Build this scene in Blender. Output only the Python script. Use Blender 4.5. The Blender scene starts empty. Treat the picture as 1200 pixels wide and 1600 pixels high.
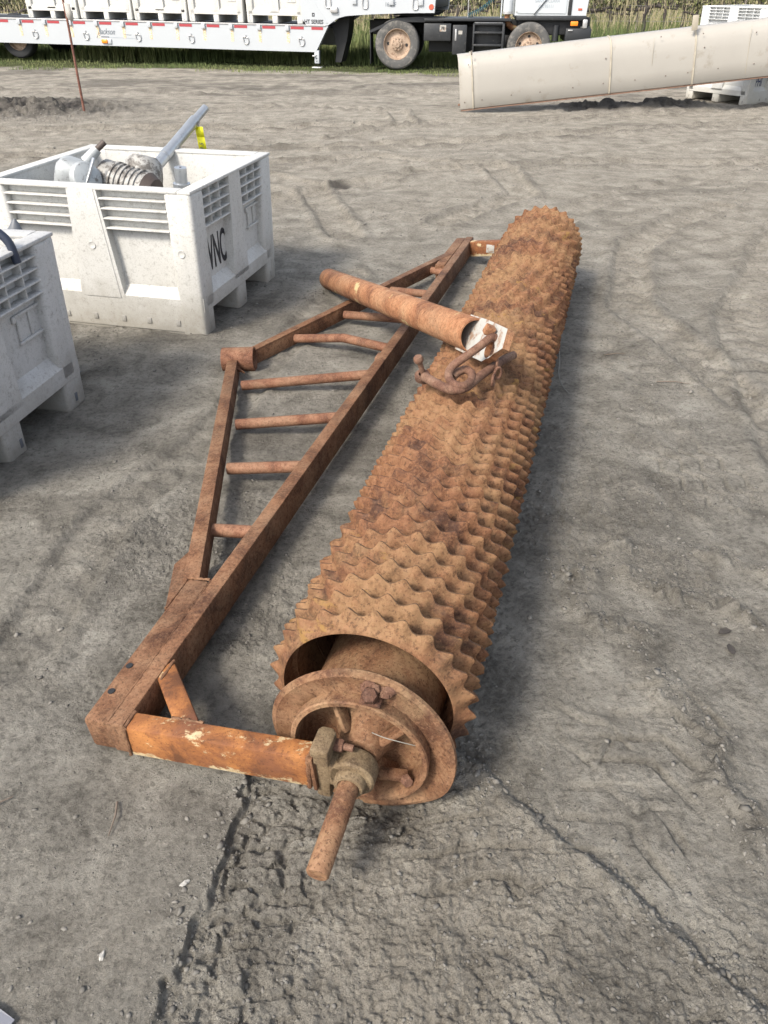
import bpy, bmesh, math, random
import numpy as np
from mathutils import Vector, Matrix, noise as mnoise

random.seed(7)
RNG = np.random.default_rng(7)
SC = bpy.context.scene
COL = SC.collection
R = math.radians

# ------------------------------------------------------------------ camera
cam_d = bpy.data.cameras.new("camera")
cam = bpy.data.objects.new("camera", cam_d)
COL.objects.link(cam)
cam.location = (0, 0, 1.66)
cam.rotation_euler = (R(90 - 34.6057), 0, 0)
cam_d.sensor_fit = 'VERTICAL'
cam_d.sensor_height = 24.0
cam_d.lens = 24.0 * 1200 / 1600
cam_d.clip_start = 0.05
cam_d.clip_end = 2000
SC.camera = cam

# ------------------------------------------------------------------ sky and sun
SUN_EL, SUN_AZ = 45.0, 223.0          # azimuth clockwise from +Y: behind and to the left of the camera
w = bpy.data.worlds.new("World")
SC.world = w
w.use_nodes = True
nt = w.node_tree
nt.nodes.clear()
sky = nt.nodes.new("ShaderNodeTexSky")
sky.sky_type = 'NISHITA'
sky.sun_disc = False
sky.sun_elevation = R(SUN_EL)
sky.sun_rotation = R(SUN_AZ)
sky.air_density = 1.0
sky.dust_density = 3.0
sky.ozone_density = 1.0
bg = nt.nodes.new("ShaderNodeBackground")
bg.inputs[1].default_value = 0.15
wo = nt.nodes.new("ShaderNodeOutputWorld")
hs = nt.nodes.new("ShaderNodeHueSaturation")     # thin high cloud: the sky light is less blue
hs.inputs['Saturation'].default_value = 0.5
nt.links.new(sky.outputs[0], hs.inputs['Color'])
nt.links.new(hs.outputs[0], bg.inputs[0])
nt.links.new(bg.outputs[0], wo.inputs[0])

sun_d = bpy.data.lights.new("sun", 'SUN')
sun_d.energy = 2.1
sun_d.angle = R(12.0)
sun_d.color = (1.0, 0.91, 0.78)
sun = bpy.data.objects.new("sun", sun_d)
COL.objects.link(sun)
_az, _el = R(SUN_AZ), R(SUN_EL)
SUN_DIR = Vector((math.sin(_az) * math.cos(_el), math.cos(_az) * math.cos(_el), math.sin(_el)))
sun.rotation_euler = SUN_DIR.to_track_quat('Z', 'Y').to_euler()
sun.location = SUN_DIR * 30

SC.view_settings.view_transform = 'Standard'
SC.view_settings.look = 'None'
SC.view_settings.exposure = 1.1
SC.view_settings.gamma = 1.0
SC.cycles.max_bounces = 6
SC.cycles.diffuse_bounces = 3


# ------------------------------------------------------------------ materials
class NT:
    def __init__(self, name):
        self.m = bpy.data.materials.new(name)
        self.m.use_nodes = True
        self.t = self.m.node_tree
        self.t.nodes.clear()
        self.out = self.n("ShaderNodeOutputMaterial")
        self.bsdf = self.n("ShaderNodeBsdfPrincipled")
        self.l(self.bsdf.outputs[0], self.out.inputs[0])
        self._co = None

    def n(self, kind, **kw):
        nd = self.t.nodes.new(kind)
        for k, v in kw.items():
            setattr(nd, k, v)
        return nd

    def l(self, a, b):
        self.t.links.new(a, b)

    def co(self, mode='Position'):
        if mode == 'Position':
            if self._co is None:
                self._co = self.n("ShaderNodeNewGeometry").outputs['Position']
            return self._co
        return self.n("ShaderNodeTexCoord").outputs[mode]

    def mapped(self, scale=(1, 1, 1), rot=(0, 0, 0), mode='Position'):
        mp = self.n("ShaderNodeMapping")
        mp.inputs['Scale'].default_value = scale
        mp.inputs['Rotation'].default_value = rot
        self.l(self.co(mode), mp.inputs[0])
        return mp.outputs[0]

    def noise(self, scale, detail=4, rough=0.55, vec=None, dist=0.0):
        nd = self.n("ShaderNodeTexNoise")
        nd.inputs['Scale'].default_value = scale
        nd.inputs['Detail'].default_value = detail
        nd.inputs['Roughness'].default_value = rough
        nd.inputs['Distortion'].default_value = dist
        self.l(vec if vec is not None else self.co(), nd.inputs['Vector'])
        return nd.outputs[0]

    def ramp(self, src, stops):
        r = self.n("ShaderNodeValToRGB")
        el = r.color_ramp.elements
        while len(el) < len(stops):
            el.new(0.5)
        for e, (p, c) in zip(el, stops):
            e.position = p
            e.color = (c if len(c) == 4 else (*c, 1)) if not isinstance(c, (int, float)) else (c, c, c, 1)
        self.l(src, r.inputs[0])
        return r.outputs[0]

    def mix(self, fac, a, b, blend='MIX'):
        m = self.n("ShaderNodeMix", data_type='RGBA', blend_type=blend)
        for sock, v in ((m.inputs[0], fac), (m.inputs[6], a), (m.inputs[7], b)):
            if isinstance(v, (int, float)):
                sock.default_value = v
            elif isinstance(v, tuple):
                sock.default_value = (*v, 1) if len(v) == 3 else v
            else:
                self.l(v, sock)
        return m.outputs[2]

    def math(self, op, a, b=0.0):
        m = self.n("ShaderNodeMath", operation=op)
        for sock, v in ((m.inputs[0], a), (m.inputs[1], b)):
            if isinstance(v, (int, float)):
                sock.default_value = v
            else:
                self.l(v, sock)
        return m.outputs[0]

    def bump(self, h, strength=0.3, dist=0.01, prev=None):
        b = self.n("ShaderNodeBump")
        b.inputs['Strength'].default_value = strength
        b.inputs['Distance'].default_value = dist
        self.l(h, b.inputs['Height'])
        if prev is not None:
            self.l(prev, b.inputs['Normal'])
        return b.outputs[0]

    def set(self, color=None, rough=None, metal=None, normal=None, spec=None):
        for key, v in (('Base Color', color), ('Roughness', rough), ('Metallic', metal), ('Normal', normal),
                       ('Specular IOR Level', spec)):
            if v is None:
                continue
            s = self.bsdf.inputs[key]
            if isinstance(v, (int, float)):
                s.default_value = v
            elif isinstance(v, tuple):
                s.default_value = (*v, 1) if len(v) == 3 else v
            else:
                self.l(v, s)
        return self.m


def rust(name, dark, mid, light, scale=9, dust=None, dust_amt=0.5, paint=None, paint_amt=0.6, fleck=0.5, bump=0.35,
         rough=0.85, pscale=6.0):
    n = NT(name)
    a = n.noise(scale, 8, 0.72, dist=0.6)
    c = n.ramp(a, [(0.38, dark), (0.49, mid), (0.61, light)])
    if dust is not None:
        d = n.noise(scale * 0.5, 8, 0.75, dist=0.3)
        c = n.mix(n.ramp(d, [(0.46, 0.0), (0.60, dust_amt)]), c, dust)
    # scale and pitting in fine grain
    b = n.noise(scale * 8, 6, 0.8)
    c = n.mix(n.ramp(b, [(0.38, 0.5), (0.52, 0.0)]), c, (dark[0] * .8, dark[1] * .75, dark[2] * .75))
    g = n.noise(scale * 15, 5, 0.8, vec=n.mapped((1, 1, 1), (0.4, 0.7, 0.2)))
    c = n.mix(n.ramp(g, [(0.50, 0.0), (0.68, 0.42)]), c, tuple(min(1, x * 1.45 + .02) for x in light))
    if paint is not None:
        p = n.noise(pscale, 8, 0.68, vec=n.mapped((1, 1, 2.0)))
        c = n.mix(n.ramp(p, [(paint_amt, 0.0), (paint_amt + 0.04, 0.9)]), c, paint)
    f = n.noise(scale * 18, 4, 0.65)
    c = n.mix(n.ramp(f, [(0.575, 0.0), (0.60, fleck)]), c, (dark[0] * 0.4, dark[1] * 0.35, dark[2] * 0.35))
    h = n.math('ADD', n.math('MULTIPLY', b, 0.8), n.math('MULTIPLY', n.noise(scale * 22, 5, 0.8), 0.8))
    return n.set(c, n.ramp(b, [(.4, .92), (.62, .62)]), 0.0, n.bump(h, bump, 0.006), 0.3)


M = {}
M['rust_beam'] = rust('rust_beam', (.062, .028, .015), (.130, .061, .031), (.195, .100, .053), 8, (.22, .138, .083), .55)
M['rust_pipe'] = rust('rust_pipe', (.13, .055, .028), (.25, .110, .052), (.34, .170, .085), 7, (.34, .21, .12), .6,
                      (.46, .37, .19), .61, bump=0.3)
M['rust_rung'] = rust('rust_rung', (.085, .036, .022), (.165, .074, .042), (.235, .118, .07), 10, (.25, .16, .10), .5)
M['rust_hub'] = rust('rust_hub', (.085, .038, .021), (.165, .082, .042), (.235, .132, .073), 7, (.25, .17, .095), .6,
                     fleck=0.55)


def arm_material():
    """rusted square tube with the old cream paint surviving along its lower edge and on top"""
    n = NT('rust_arm')
    oc = n.n("ShaderNodeSeparateXYZ")
    n.l(n.co('Object'), oc.inputs[0])
    rel = n.math('SUBTRACT', oc.outputs[2], n.math('ADD', n.math('MULTIPLY', oc.outputs[0], 0.1), 0.215))
    a = n.noise(9, 8, .72, dist=.5)
    c = n.ramp(a, [(.38, (.11, .045, .02)), (.5, (.235, .092, .032)), (.64, (.36, .155, .05))])
    c = n.mix(n.ramp(n.noise(6, 6, .7), [(.48, 0.0), (.62, .7)]), c, (.15, .062, .035))
    low = n.n("ShaderNodeMapRange")
    n.l(rel, low.inputs[0])
    for k, v in ((1, -.070), (2, -.104), (3, 0.0), (4, .16)):
        low.inputs[k].default_value = v
    hi = n.n("ShaderNodeMapRange")
    n.l(rel, hi.inputs[0])
    for k, v in ((1, -.006), (2, -.0015), (3, 0.0), (4, .05)):
        hi.inputs[k].default_value = v
    p = n.noise(16, 8, .72, vec=n.mapped((.6, 1, 1)))
    p = n.math('ADD', p, n.math('ADD', low.outputs[0], hi.outputs[0]))
    c = n.mix(n.ramp(p, [(.585, 0.0), (.63, .9)]), c, (.46, .37, .22))
    c = n.mix(n.ramp(p, [(.66, 0.0), (.72, .8)]), c, (.50, .46, .37))
    f = n.noise(150, 4, .65)
    c = n.mix(n.ramp(f, [(.58, 0.0), (.61, .5)]), c, (.06, .022, .012))
    return n.set(c, .7, 0, n.bump(n.math('ADD', n.noise(130, 5, .8), p), .3, .004), .3)


M['rust_arm'] = arm_material()
M['rust_ring'] = rust('rust_ring', (.055, .025, .015), (.148, .065, .031), (.205, .101, .048), 5.5, (.225, .135, .067), .75,
                      (.22, .125, .042), .62, fleck=0.45, bump=0.45, pscale=5.0)
M['rust_bearing'] = rust('rust_bearing', (.075, .05, .03), (.15, .105, .06), (.22, .165, .10), 10, (.21, .155, .09), .6)
M['rust_dark'] = rust('rust_dark', (.04, .02, .014), (.09, .042, .026), (.15, .075, .045), 10)
M['rust_hook'] = rust('rust_hook', (.075, .036, .024), (.14, .070, .045), (.20, .11, .072), 14, (.24, .155, .105), .5)
M['rust_stake'] = rust('rust_stake', (.09, .04, .03), (.16, .07, .05), (.22, .11, .08), 12)


def worn_white(name, base, dirt, amt=0.55, stain=None):
    n = NT(name)
    a = n.noise(3.5, 6, 0.6)
    c = n.mix(n.ramp(a, [(0.40, 0.0), (0.75, 0.5)]), base, (base[0] * .82, base[1] * .80, base[2] * .76))
    b = n.noise(38, 5, 0.72)
    c = n.mix(n.ramp(b, [(amt, 0.0), (amt + 0.16, 0.65)]), c, dirt)
    b2 = n.noise(140, 3, 0.7)
    c = n.mix(n.ramp(b2, [(.53, 0.0), (.68, 0.45)]), c, dirt)
    s = n.noise(10, 6, 0.7, vec=n.mapped((1, 1, 0.25)))
    c = n.mix(n.ramp(s, [(0.55, 0.0), (0.75, 0.30)]), c, dirt)
    # splashed soil low on the walls
    sep = n.n("ShaderNodeSeparateXYZ")
    n.l(n.co(), sep.inputs[0])
    lowz = n.math('ADD', sep.outputs[2], n.math('MULTIPLY', n.noise(9, 5, 0.7), 0.35))
    c = n.mix(n.ramp(lowz, [(0.20, 0.75), (0.50, 0.0)]), c, (dirt[0] * 1.15, dirt[1] * 1.1, dirt[2]))
    h = n.noise(60, 4, 0.6)
    return n.set(c, 0.55, 0.0, n.bump(h, 0.12, 0.004), 0.35)


M['bin'] = worn_white('bin_plastic', (.53, .53, .51), (.22, .21, .19))
M['bin_grey'] = worn_white('grey_bin_plastic', (.47, .47, .465), (.19, .185, .17), 0.54)
M['bin_clean'] = worn_white('clean_bin_plastic', (.55, .565, .57), (.35, .34, .31), 0.66)


def plain(name, col, rough=0.6, metal=0.0, var=0.15, scale=12, bump=0.1, grime=None, grime_at=0.6):
    n = NT(name)
    a = n.noise(scale, 5, 0.65)
    c = n.mix(a, tuple(max(0, x * (1 - var)) for x in col), tuple(min(1, x * (1 + var)) for x in col))
    if grime:
        c = n.mix(n.ramp(n.noise(scale * 1.7, 6, 0.7), [(grime_at, 0.0), (grime_at + .1, 0.8)]), c, grime)
    return n.set(c, rough, metal, n.bump(n.noise(scale * 6, 3, 0.6), bump, 0.004))


M['black_paint'] = plain('black_paint', (.018, .020, .023), 0.5)
M['chassis'] = plain('chassis_black', (.012, .013, .015), 0.7)
M['tool_box'] = plain('tool_box_metal', (.035, .037, .04), 0.45, 0.3, 0.5, 9, grime=(.12, .11, .10))
M['trailer_white'] = plain('trailer_white', (.40, .425, .45), 0.35, 0, 0.04, 2, 0.03)
M['cab_white'] = plain('cab_white', (.46, .49, .515), 0.3, 0, 0.04, 2, 0.03)
M['red_tape'] = plain('red_tape', (.32, .04, .05), 0.4)
M['amber'] = plain('amber_lens', (.85, .24, .02), 0.25)
M['reflector'] = plain('red_reflector', (.45, .09, .05), 0.3)
M['lettering'] = plain('black_lettering', (.015, .016, .02), 0.6)
M['faint_letter'] = plain('faint_lettering', (.30, .34, .38), 0.6)
M['grey_letter'] = plain('grey_lettering', (.09, .11, .135), 0.6)
M['blue_letter'] = plain('blue_lettering', (.02, .03, .10), 0.6)
M['tyre'] = plain('tyre_rubber', (.085, .084, .082), 0.85, 0, 0.25, 6, grime=(.17, .16, .145), grime_at=.5)
M['tyre_dark'] = plain('dark_tyre_rubber', (.012, .013, .015), 0.8)
M['rim'] = plain('dusty_rim_steel', (.36, .27, .20), 0.6, 0.2, 0.3, 9, grime=(.16, .09, .055), grime_at=.52)
M['grey_steel'] = plain('grey_steel', (.45, .45, .45), 0.45, 0.5, 0.3, 8, grime=(.2, .14, .09))
M['chute'] = plain('cream_sheet', (.325, .308, .277), 0.5, 0, 0.10, 1.6, 0.06, grime=(.25, .225, .185), grime_at=.56)
M['chute_rib'] = plain('cream_rib', (.35, .315, .25), 0.55, 0, 0.12, 5, 0.05)
M['chute_edge'] = plain('rusty_chute_edge', (.19, .11, .075), 0.8, 0, 0.3, 10)
M['dark_bolt'] = plain('dark_bolt', (.18, .15, .13), 0.6, 0.4)
M['galv'] = plain('galvanised_steel', (.42, .44, .46), 0.30, 0.75, 0.25, 14, 0.08, grime=(.20, .20, .20), grime_at=.56)
M['cast'] = plain('pale_cast_metal', (.36, .38, .385), 0.5, 0.25, 0.3, 14, 0.3, grime=(.08, .07, .06), grime_at=.58)
M['motor'] = plain('dirty_motor_metal', (.30, .295, .28), 0.6, 0.15, 0.4, 14, 0.4, grime=(.05, .04, .033), grime_at=.47)
M['motor_dark'] = plain('greasy_motor_end', (.06, .045, .038), 0.6, 0.1, 0.4, 16, 0.3)
M['yellow'] = plain('yellow_tag', (.85, .80, .02), 0.5, 0, 0.03, 5, 0.02)
M['tarp'] = plain('grey_plastic_sheet', (.10, .11, .125), 0.5, 0, 0.2, 5, 0.1)
M['strap'] = plain('navy_strap', (.02, .028, .05), 0.5)
M['white_paint'] = plain('white_worn_paint', (.36, .355, .33), 0.6, 0, 0.2, 14, 0.4, grime=(.22, .12, .065), grime_at=.5055)
M['paper'] = plain('white_scrap', (.33, .32, .295), 0.7)
M['clear'] = plain('pale_plastic_strip', (.17, .175, .20), 0.25, 0, 0.1)
M['dry_leaf'] = plain('dark_leaf', (.035, .03, .026), 0.8)
M['twig'] = plain('dry_twig', (.14, .11, .085), 0.85)
M['string'] = plain('pale_string', (.22, .215, .19), 0.6)
M['coil'] = plain('green_blue_hose', (.02, .07, .085), 0.4)
M['glass'] = plain('cab_glass', (.03, .04, .045), 0.08, 0, 0.1)
M['bark'] = plain('vine_bark', (.055, .047, .042), 0.9, 0, 0.4, 20, 0.6)
M['post'] = plain('weathered_post', (.22, .19, .155), 0.9, 0, 0.3, 10, 0.3)
M['wire'] = plain('trellis_wire', (.25, .25, .25), 0.5, 0.6)
M['rust_streak'] = plain('rust_streak', (.52, .36, .18), 0.7, 0, 0.4, 30, grime=(.74, .72, .66), grime_at=.47)


def leafy(name, a, b, c):
    n = NT(name)
    at = n.n("ShaderNodeAttribute", attribute_name='tone')
    col = n.ramp(at.outputs['Fac'], [(0.0, a), (0.5, b), (1.0, c)])
    n.bsdf.inputs['Transmission Weight'].default_value = 0.0
    return n.set(col, 0.7, 0.0, None, 0.2)


M['leaf'] = leafy('vine_leaf', (.06, .065, .04), (.16, .18, .065), (.34, .29, .19))
M['grass'] = leafy('grass_blade', (.06, .09, .035), (.13, .165, .06), (.27, .26, .13))
M['clod'] = leafy('soil_clod', (.06, .056, .05), (.15, .142, .127), (.25, .235, .205))


# ground: bare trodden soil, grass-grown beyond the trailer
def ground_material():
    n = NT('trodden_soil')
    at = n.n("ShaderNodeAttribute", attribute_name='soil')      # r = dryness, g = dark loose soil, b = grass
    sep = n.n("ShaderNodeSeparateColor")
    n.l(at.outputs['Color'], sep.inputs[0])
    big = n.noise(1.1, 6, 0.6)
    mid = n.noise(5.0, 7, 0.62, dist=0.5)
    fine = n.noise(48, 9, 0.78)
    grit = n.noise(210, 3, 0.6)
    damp = n.ramp(mid, [(0.34, (.178, .166, .143)), (0.51, (.290, .272, .236)), (0.66, (.40, .377, .329))])
    dry = n.ramp(mid, [(0.33, (.225, .203, .168)), (0.51, (.335, .306, .257)), (0.67, (.43, .395, .335))])
    fac = n.math('ADD', sep.outputs[0], n.math('MULTIPLY', n.math('SUBTRACT', big, 0.5), 0.9))
    c = n.mix(n.ramp(fac, [(0.2, 0.0), (0.8, 1.0)]), damp, dry)
    c = n.mix(n.ramp(fine, [(0.38, 0.55), (0.50, 0.0)]), c, (.07, .066, .058))
    c = n.mix(n.ramp(fine, [(0.51, 0.0), (0.64, 0.5)]), c, (.34, .325, .285))
    c = n.mix(n.ramp(grit, [(0.66, 0.0), (0.72, 0.35)]), c, (.34, .32, .285))
    st = n.noise(1.0, 7, 0.7, vec=n.mapped((0.55, 1.9, 1)), dist=0.6)
    c = n.mix(n.ramp(st, [(0.34, 0.45), (0.47, 0.0)]), c, (.09, .082, .07))
    loose = n.ramp(n.noise(14, 6, 0.7), [(0.35, (.035, .032, .029)), (0.7, (.11, .10, .09))])
    c = n.mix(sep.outputs[1], c, loose)
    gr = n.ramp(n.noise(9, 6, 0.7), [(0.3, (.035, .042, .02)), (0.55, (.075, .085, .037)), (0.75, (.15, .14, .08))])
    gfac = n.math('ADD', sep.outputs[2], n.math('MULTIPLY', n.math('SUBTRACT', n.noise(2.2, 6, 0.7), 0.5), 0.9))
    c = n.mix(n.ramp(gfac, [(0.4, 0.0), (0.6, 1.0)]), c, gr)
    h = n.math('ADD', n.math('MULTIPLY', n.noise(70, 8, 0.8), 1.2), n.math('MULTIPLY', fine, 0.8))
    nb = n.bump(h, 0.9, 0.028)
    nb = n.bump(grit, 0.6, 0.006, nb)
    return n.set(c, 0.95, 0.0, nb, 0.12)


M['ground'] = ground_material()


# ------------------------------------------------------------------ mesh helpers
class MB:
    def __init__(self):
        self.v, self.f = [], []

    def add(self, verts, faces, mat=None):
        o = len(self.v)
        self.v.extend([(mat @ Vector(p)) if mat is not None else Vector(p) for p in verts])
        self.f.extend([tuple(i + o for i in f) for f in faces])
        return self

    def box(self, c, s, bev=0.0, rot=None, seg=2):
        bm = bmesh.new()
        bmesh.ops.create_cube(bm, size=1.0)
        for v in bm.verts:
            v.co = Vector((v.co.x * s[0], v.co.y * s[1], v.co.z * s[2]))
        if bev > 0:
            bmesh.ops.bevel(bm, geom=bm.edges[:], offset=min(bev, min(s) * 0.45), segments=seg, profile=0.5, affect='EDGES')
        mat = Matrix.Translation(c)
        if rot is not None:
            mat = mat @ (rot if isinstance(rot, Matrix) else Matrix.Rotation(rot, 4, 'Z'))
        bm.verts.index_update()
        self.add([v.co.copy() for v in bm.verts], [[v.index for v in f.verts] for f in bm.faces], mat)
        bm.free()
        return self

    def bar(self, a, b, wd, ht, bev=0.003, up=(0, 0, 1)):
        """rectangular bar from a to b; wd across, ht along up"""
        a, b = Vector(a), Vector(b)
        d = b - a
        L = d.length
        y = d.normalized()
        x = y.cross(Vector(up)).normalized()
        z = x.cross(y)
        m = Matrix.Translation((a + b) / 2) @ Matrix((x, y, z)).transposed().to_4x4()
        return self.box((0, 0, 0), (wd, L, ht), bev, m) if False else self._boxm((wd, L, ht), bev, m)

    def _boxm(self, s, bev, m):
        bm = bmesh.new()
        bmesh.ops.create_cube(bm, size=1.0)
        for v in bm.verts:
            v.co = Vector((v.co.x * s[0], v.co.y * s[1], v.co.z * s[2]))
        if bev > 0:
            bmesh.ops.bevel(bm, geom=bm.edges[:], offset=min(bev, min(s) * 0.45), segments=2, profile=0.5, affect='EDGES')
        bm.verts.index_update()
        self.add([v.co.copy() for v in bm.verts], [[v.index for v in f.verts] for f in bm.faces], m)
        bm.free()
        return self

    def tube(self, pts, r, n=12, cap=True):
        pts = [Vector(p) for p in pts]
        rs = r if isinstance(r, (list, tuple)) else [r] * len(pts)
        o = len(self.v)
        t0 = (pts[1] - pts[0]).normalized()
        ref = Vector((0, 0, 1)) if abs(t0.z) < 0.9 else Vector((1, 0, 0))
        x = t0.cross(ref).normalized()
        for i, p in enumerate(pts):
            if i == 0:
                t = pts[1] - pts[0]
            elif i == len(pts) - 1:
                t = pts[-1] - pts[-2]
            else:
                t = pts[i + 1] - pts[i - 1]
            t.normalize()
            x = (x - t * x.dot(t)).normalized()
            y = t.cross(x)
            for k in range(n):
                a = 2 * math.pi * k / n
                self.v.append(p + (x * math.cos(a) + y * math.sin(a)) * rs[i])
        for i in range(len(pts) - 1):
            for k in range(n):
                k2 = (k + 1) % n
                self.f.append((o + i * n + k, o + i * n + k2, o + (i + 1) * n + k2, o + (i + 1) * n + k))
        if cap:
            self.f.append(tuple(o + k for k in range(n))[::-1])
            self.f.append(tuple(o + (len(pts) - 1) * n + k for k in range(n)))
        return self

    def lathe(self, prof, mat, n=48, closed=False):
        """prof: (radius, height) list turned about local z, then moved by mat"""
        vs, fs = [], []
        for (r, h) in prof:
            for k in range(n):
                a = 2 * math.pi * k / n
                vs.append((r * math.cos(a), r * math.sin(a), h))
        m = len(prof)
        for i in range(m if closed else m - 1):
            j = (i + 1) % m
            for k in range(n):
                k2 = (k + 1) % n
                fs.append((i * n + k, i * n + k2, j * n + k2, j * n + k))
        return self.add(vs, fs, mat)

    def prism(self, poly, h, mat):
        """poly in local xy, extruded from -h/2 to h/2 along local z"""
        n = len(poly)
        vs = [(p[0], p[1], -h / 2) for p in poly] + [(p[0], p[1], h / 2) for p in poly]
        fs = [tuple(range(n))[::-1], tuple(range(n, 2 * n))]
        for i in range(n):
            j = (i + 1) % n
            fs.append((i, j, n + j, n + i))
        return self.add(vs, fs, mat)

    def mesh(self, name, mat, smooth=True, angle=38):
        me = bpy.data.meshes.new(name)
        me.from_pydata([tuple(v) for v in self.v], [], self.f)
        bm = bmesh.new()
        bm.from_mesh(me)
        bmesh.ops.recalc_face_normals(bm, faces=bm.faces[:])
        bm.to_mesh(me)
        bm.free()
        if smooth:
            me.polygons.foreach_set('use_smooth', [True] * len(me.polygons))
            me.set_sharp_from_angle(angle=R(angle))
        me.materials.append(M[mat] if isinstance(mat, str) else mat)
        me.update()
        return me

    def build(self, name, mat, parent=None, smooth=True, angle=38):
        return link(name, self.mesh(name, mat, smooth, angle), parent)


def link(name, me, parent=None):
    o = bpy.data.objects.new(name, me)
    COL.objects.link(o)
    if parent is not None:
        o.parent = parent
    return o


def tag(o, label, cat=None, group=None, kind=None):
    if label:
        o['label'] = label
    if cat:
        o['category'] = cat
    if group:
        o['group'] = group
    if kind:
        o['kind'] = kind
    return o


def thing(name, label, cat, loc=(0, 0, 0), rot=(0, 0, 0), group=None):
    o = bpy.data.objects.new(name, None)
    o.empty_display_size = 0.2
    COL.objects.link(o)
    o.location = loc
    o.rotation_euler = rot if not isinstance(rot, (int, float)) else (0, 0, rot)
    return tag(o, label, cat, group)


def copy_tree(o, parent=None):
    c = o.copy()
    COL.objects.link(c)
    c.parent = parent
    for ch in list(o.children):
        copy_tree(ch, c)
    return c


def spline(pts, k=6):
    P = [Vector(p) for p in pts]
    out = []
    for i in range(len(P) - 1):
        p0, p1, p2, p3 = P[max(i - 1, 0)], P[i], P[i + 1], P[min(i + 2, len(P) - 1)]
        for s in range(k):
            t = s / k
            out.append(0.5 * ((2 * p1) + (p2 - p0) * t + (2 * p0 - 5 * p1 + 4 * p2 - p3) * t * t
                              + (-p0 + 3 * p1 - 3 * p2 + p3) * t ** 3))
    out.append(P[-1])
    return out


def frame(o, x, y, z):
    return Matrix.Translation(o) @ Matrix((Vector(x), Vector(y), Vector(z))).transposed().to_4x4()


def zto(d, o=(0, 0, 0)):
    """matrix taking local z to direction d, at o"""
    return Matrix.Translation(o) @ Vector(d).to_track_quat('Z', 'Y').to_matrix().to_4x4()


def text(s, size, mat, parent, mtx, name='lettering', shear=0.0, xs=1.0, off=0.0, depth=0.0015):
    cu = bpy.data.curves.new(name, 'FONT')
    cu.body = s
    cu.size = size
    cu.shear = shear
    cu.offset = off
    cu.extrude = depth
    tmp = bpy.data.objects.new('tmp', cu)
    COL.objects.link(tmp)
    bpy.context.view_layer.update()
    me = bpy.data.meshes.new_from_object(tmp.evaluated_get(bpy.context.evaluated_depsgraph_get()))
    bpy.data.objects.remove(tmp)
    me.transform(mtx @ Matrix.Diagonal((xs, 1, 1, 1)))
    me.materials.clear()
    me.materials.append(M[mat])
    return link(name, me, parent)


# ------------------------------------------------------------------ ground height
def vnoise(x, y, seed=0):
    xi = np.floor(x).astype(np.int64)
    yi = np.floor(y).astype(np.int64)
    fx, fy = x - xi, y - yi
    fx = fx * fx * fx * (fx * (fx * 6 - 15) + 10)
    fy = fy * fy * fy * (fy * (fy * 6 - 15) + 10)

    def h(a, b):
        n = (a * 374761393 + b * 668265263 + seed * 974711) & 0xffffffff
        n = ((n ^ (n >> 13)) * 1274126177) & 0xffffffff
        n = ((n ^ (n >> 15)) * 2246822519) & 0xffffffff
        return ((n ^ (n >> 16)) & 0xffff) / 65535.0
    a, b, c, d = h(xi, yi), h(xi + 1, yi), h(xi, yi + 1), h(xi + 1, yi + 1)
    return (a * (1 - fx) + b * fx) * (1 - fy) + (c * (1 - fx) + d * fx) * fy


def worley(x, y, seed=0):
    """squared distance to the nearest jittered point and that point's random value"""
    xi, yi = np.floor(x).astype(np.int64), np.floor(y).astype(np.int64)
    best = np.full(x.shape, 9.0)
    val = np.zeros(x.shape)
    for dx in (-1, 0, 1):
        for dy in (-1, 0, 1):
            a, b = xi + dx, yi + dy
            n = (a * 374761393 + b * 668265263 + seed * 974711) & 0xffffffff
            n = ((n ^ (n >> 13)) * 1274126177) & 0xffffffff
            n = n ^ (n >> 16)
            d = (x - a - (n & 0xff) / 255.0) ** 2 + (y - b - ((n >> 8) & 0xff) / 255.0) ** 2
            m = d < best
            best = np.where(m, d, best)
            val = np.where(m, ((n >> 16) & 0xff) / 255.0, val)
    return best, val


def seg_dist(x, y, pl):
    """signed distance (left of travel positive) and distance along a polyline"""
    best = np.full(x.shape, 1e9)
    sg = np.ones(x.shape)
    al = np.zeros(x.shape)
    acc = 0.0
    for (ax, ay), (bx, by) in zip(pl[:-1], pl[1:]):
        dx, dy = bx - ax, by - ay
        L = math.hypot(dx, dy)
        t = np.clip(((x - ax) * dx + (y - ay) * dy) / (L * L), 0, 1)
        px, py = x - ax - t * dx, y - ay - t * dy
        d = np.hypot(px, py)
        m = d < best
        best = np.where(m, d, best)
        sg = np.where(m, np.sign(dx * (y - ay) - dy * (x - ax)), sg)
        al = np.where(m, acc + t * L, al)
        acc += L
    return best * sg, al, acc


def sstep(a, b, x):
    t = np.clip((x - a) / (b - a), 0, 1)
    return t * t * (3 - 2 * t)


R1 = [(0.17, 1.32), (0.23, 1.26), (0.32, 1.16), (0.41, 1.05), (0.51, 0.97), (0.56, 0.91), (0.59, 0.86), (0.66, 0.78), (0.80, 0.62)]
L1 = [(-0.30, 1.30), (-0.32, 1.22), (-0.35, 1.1), (-0.37, 1.0), (-0.4, 0.91), (-0.41, 0.84), (-0.41, 0.75), (-0.43, 0.55)]
E1 = [(0.73, 2.08), (0.91, 2.17), (1.07, 2.18), (1.21, 2.11), (1.4, 1.95)]
E2 = [(0.63, 2.01), (0.82, 2.01), (0.88, 1.92), (1.04, 1.88), (1.19, 1.74), (1.4, 1.6)]
E3 = [(0.6, 2.09), (0.64, 1.86), (0.77, 1.71), (0.82, 1.44), (0.85, 1.29), (0.84, 1.17), (0.9, 0.98)]
F1 = [(0.46, 1.38), (0.54, 1.24), (0.61, 1.13), (0.71, 1.11)]
F2 = [(0.46, 1.46), (0.59, 1.37), (0.68, 1.29)]
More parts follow.
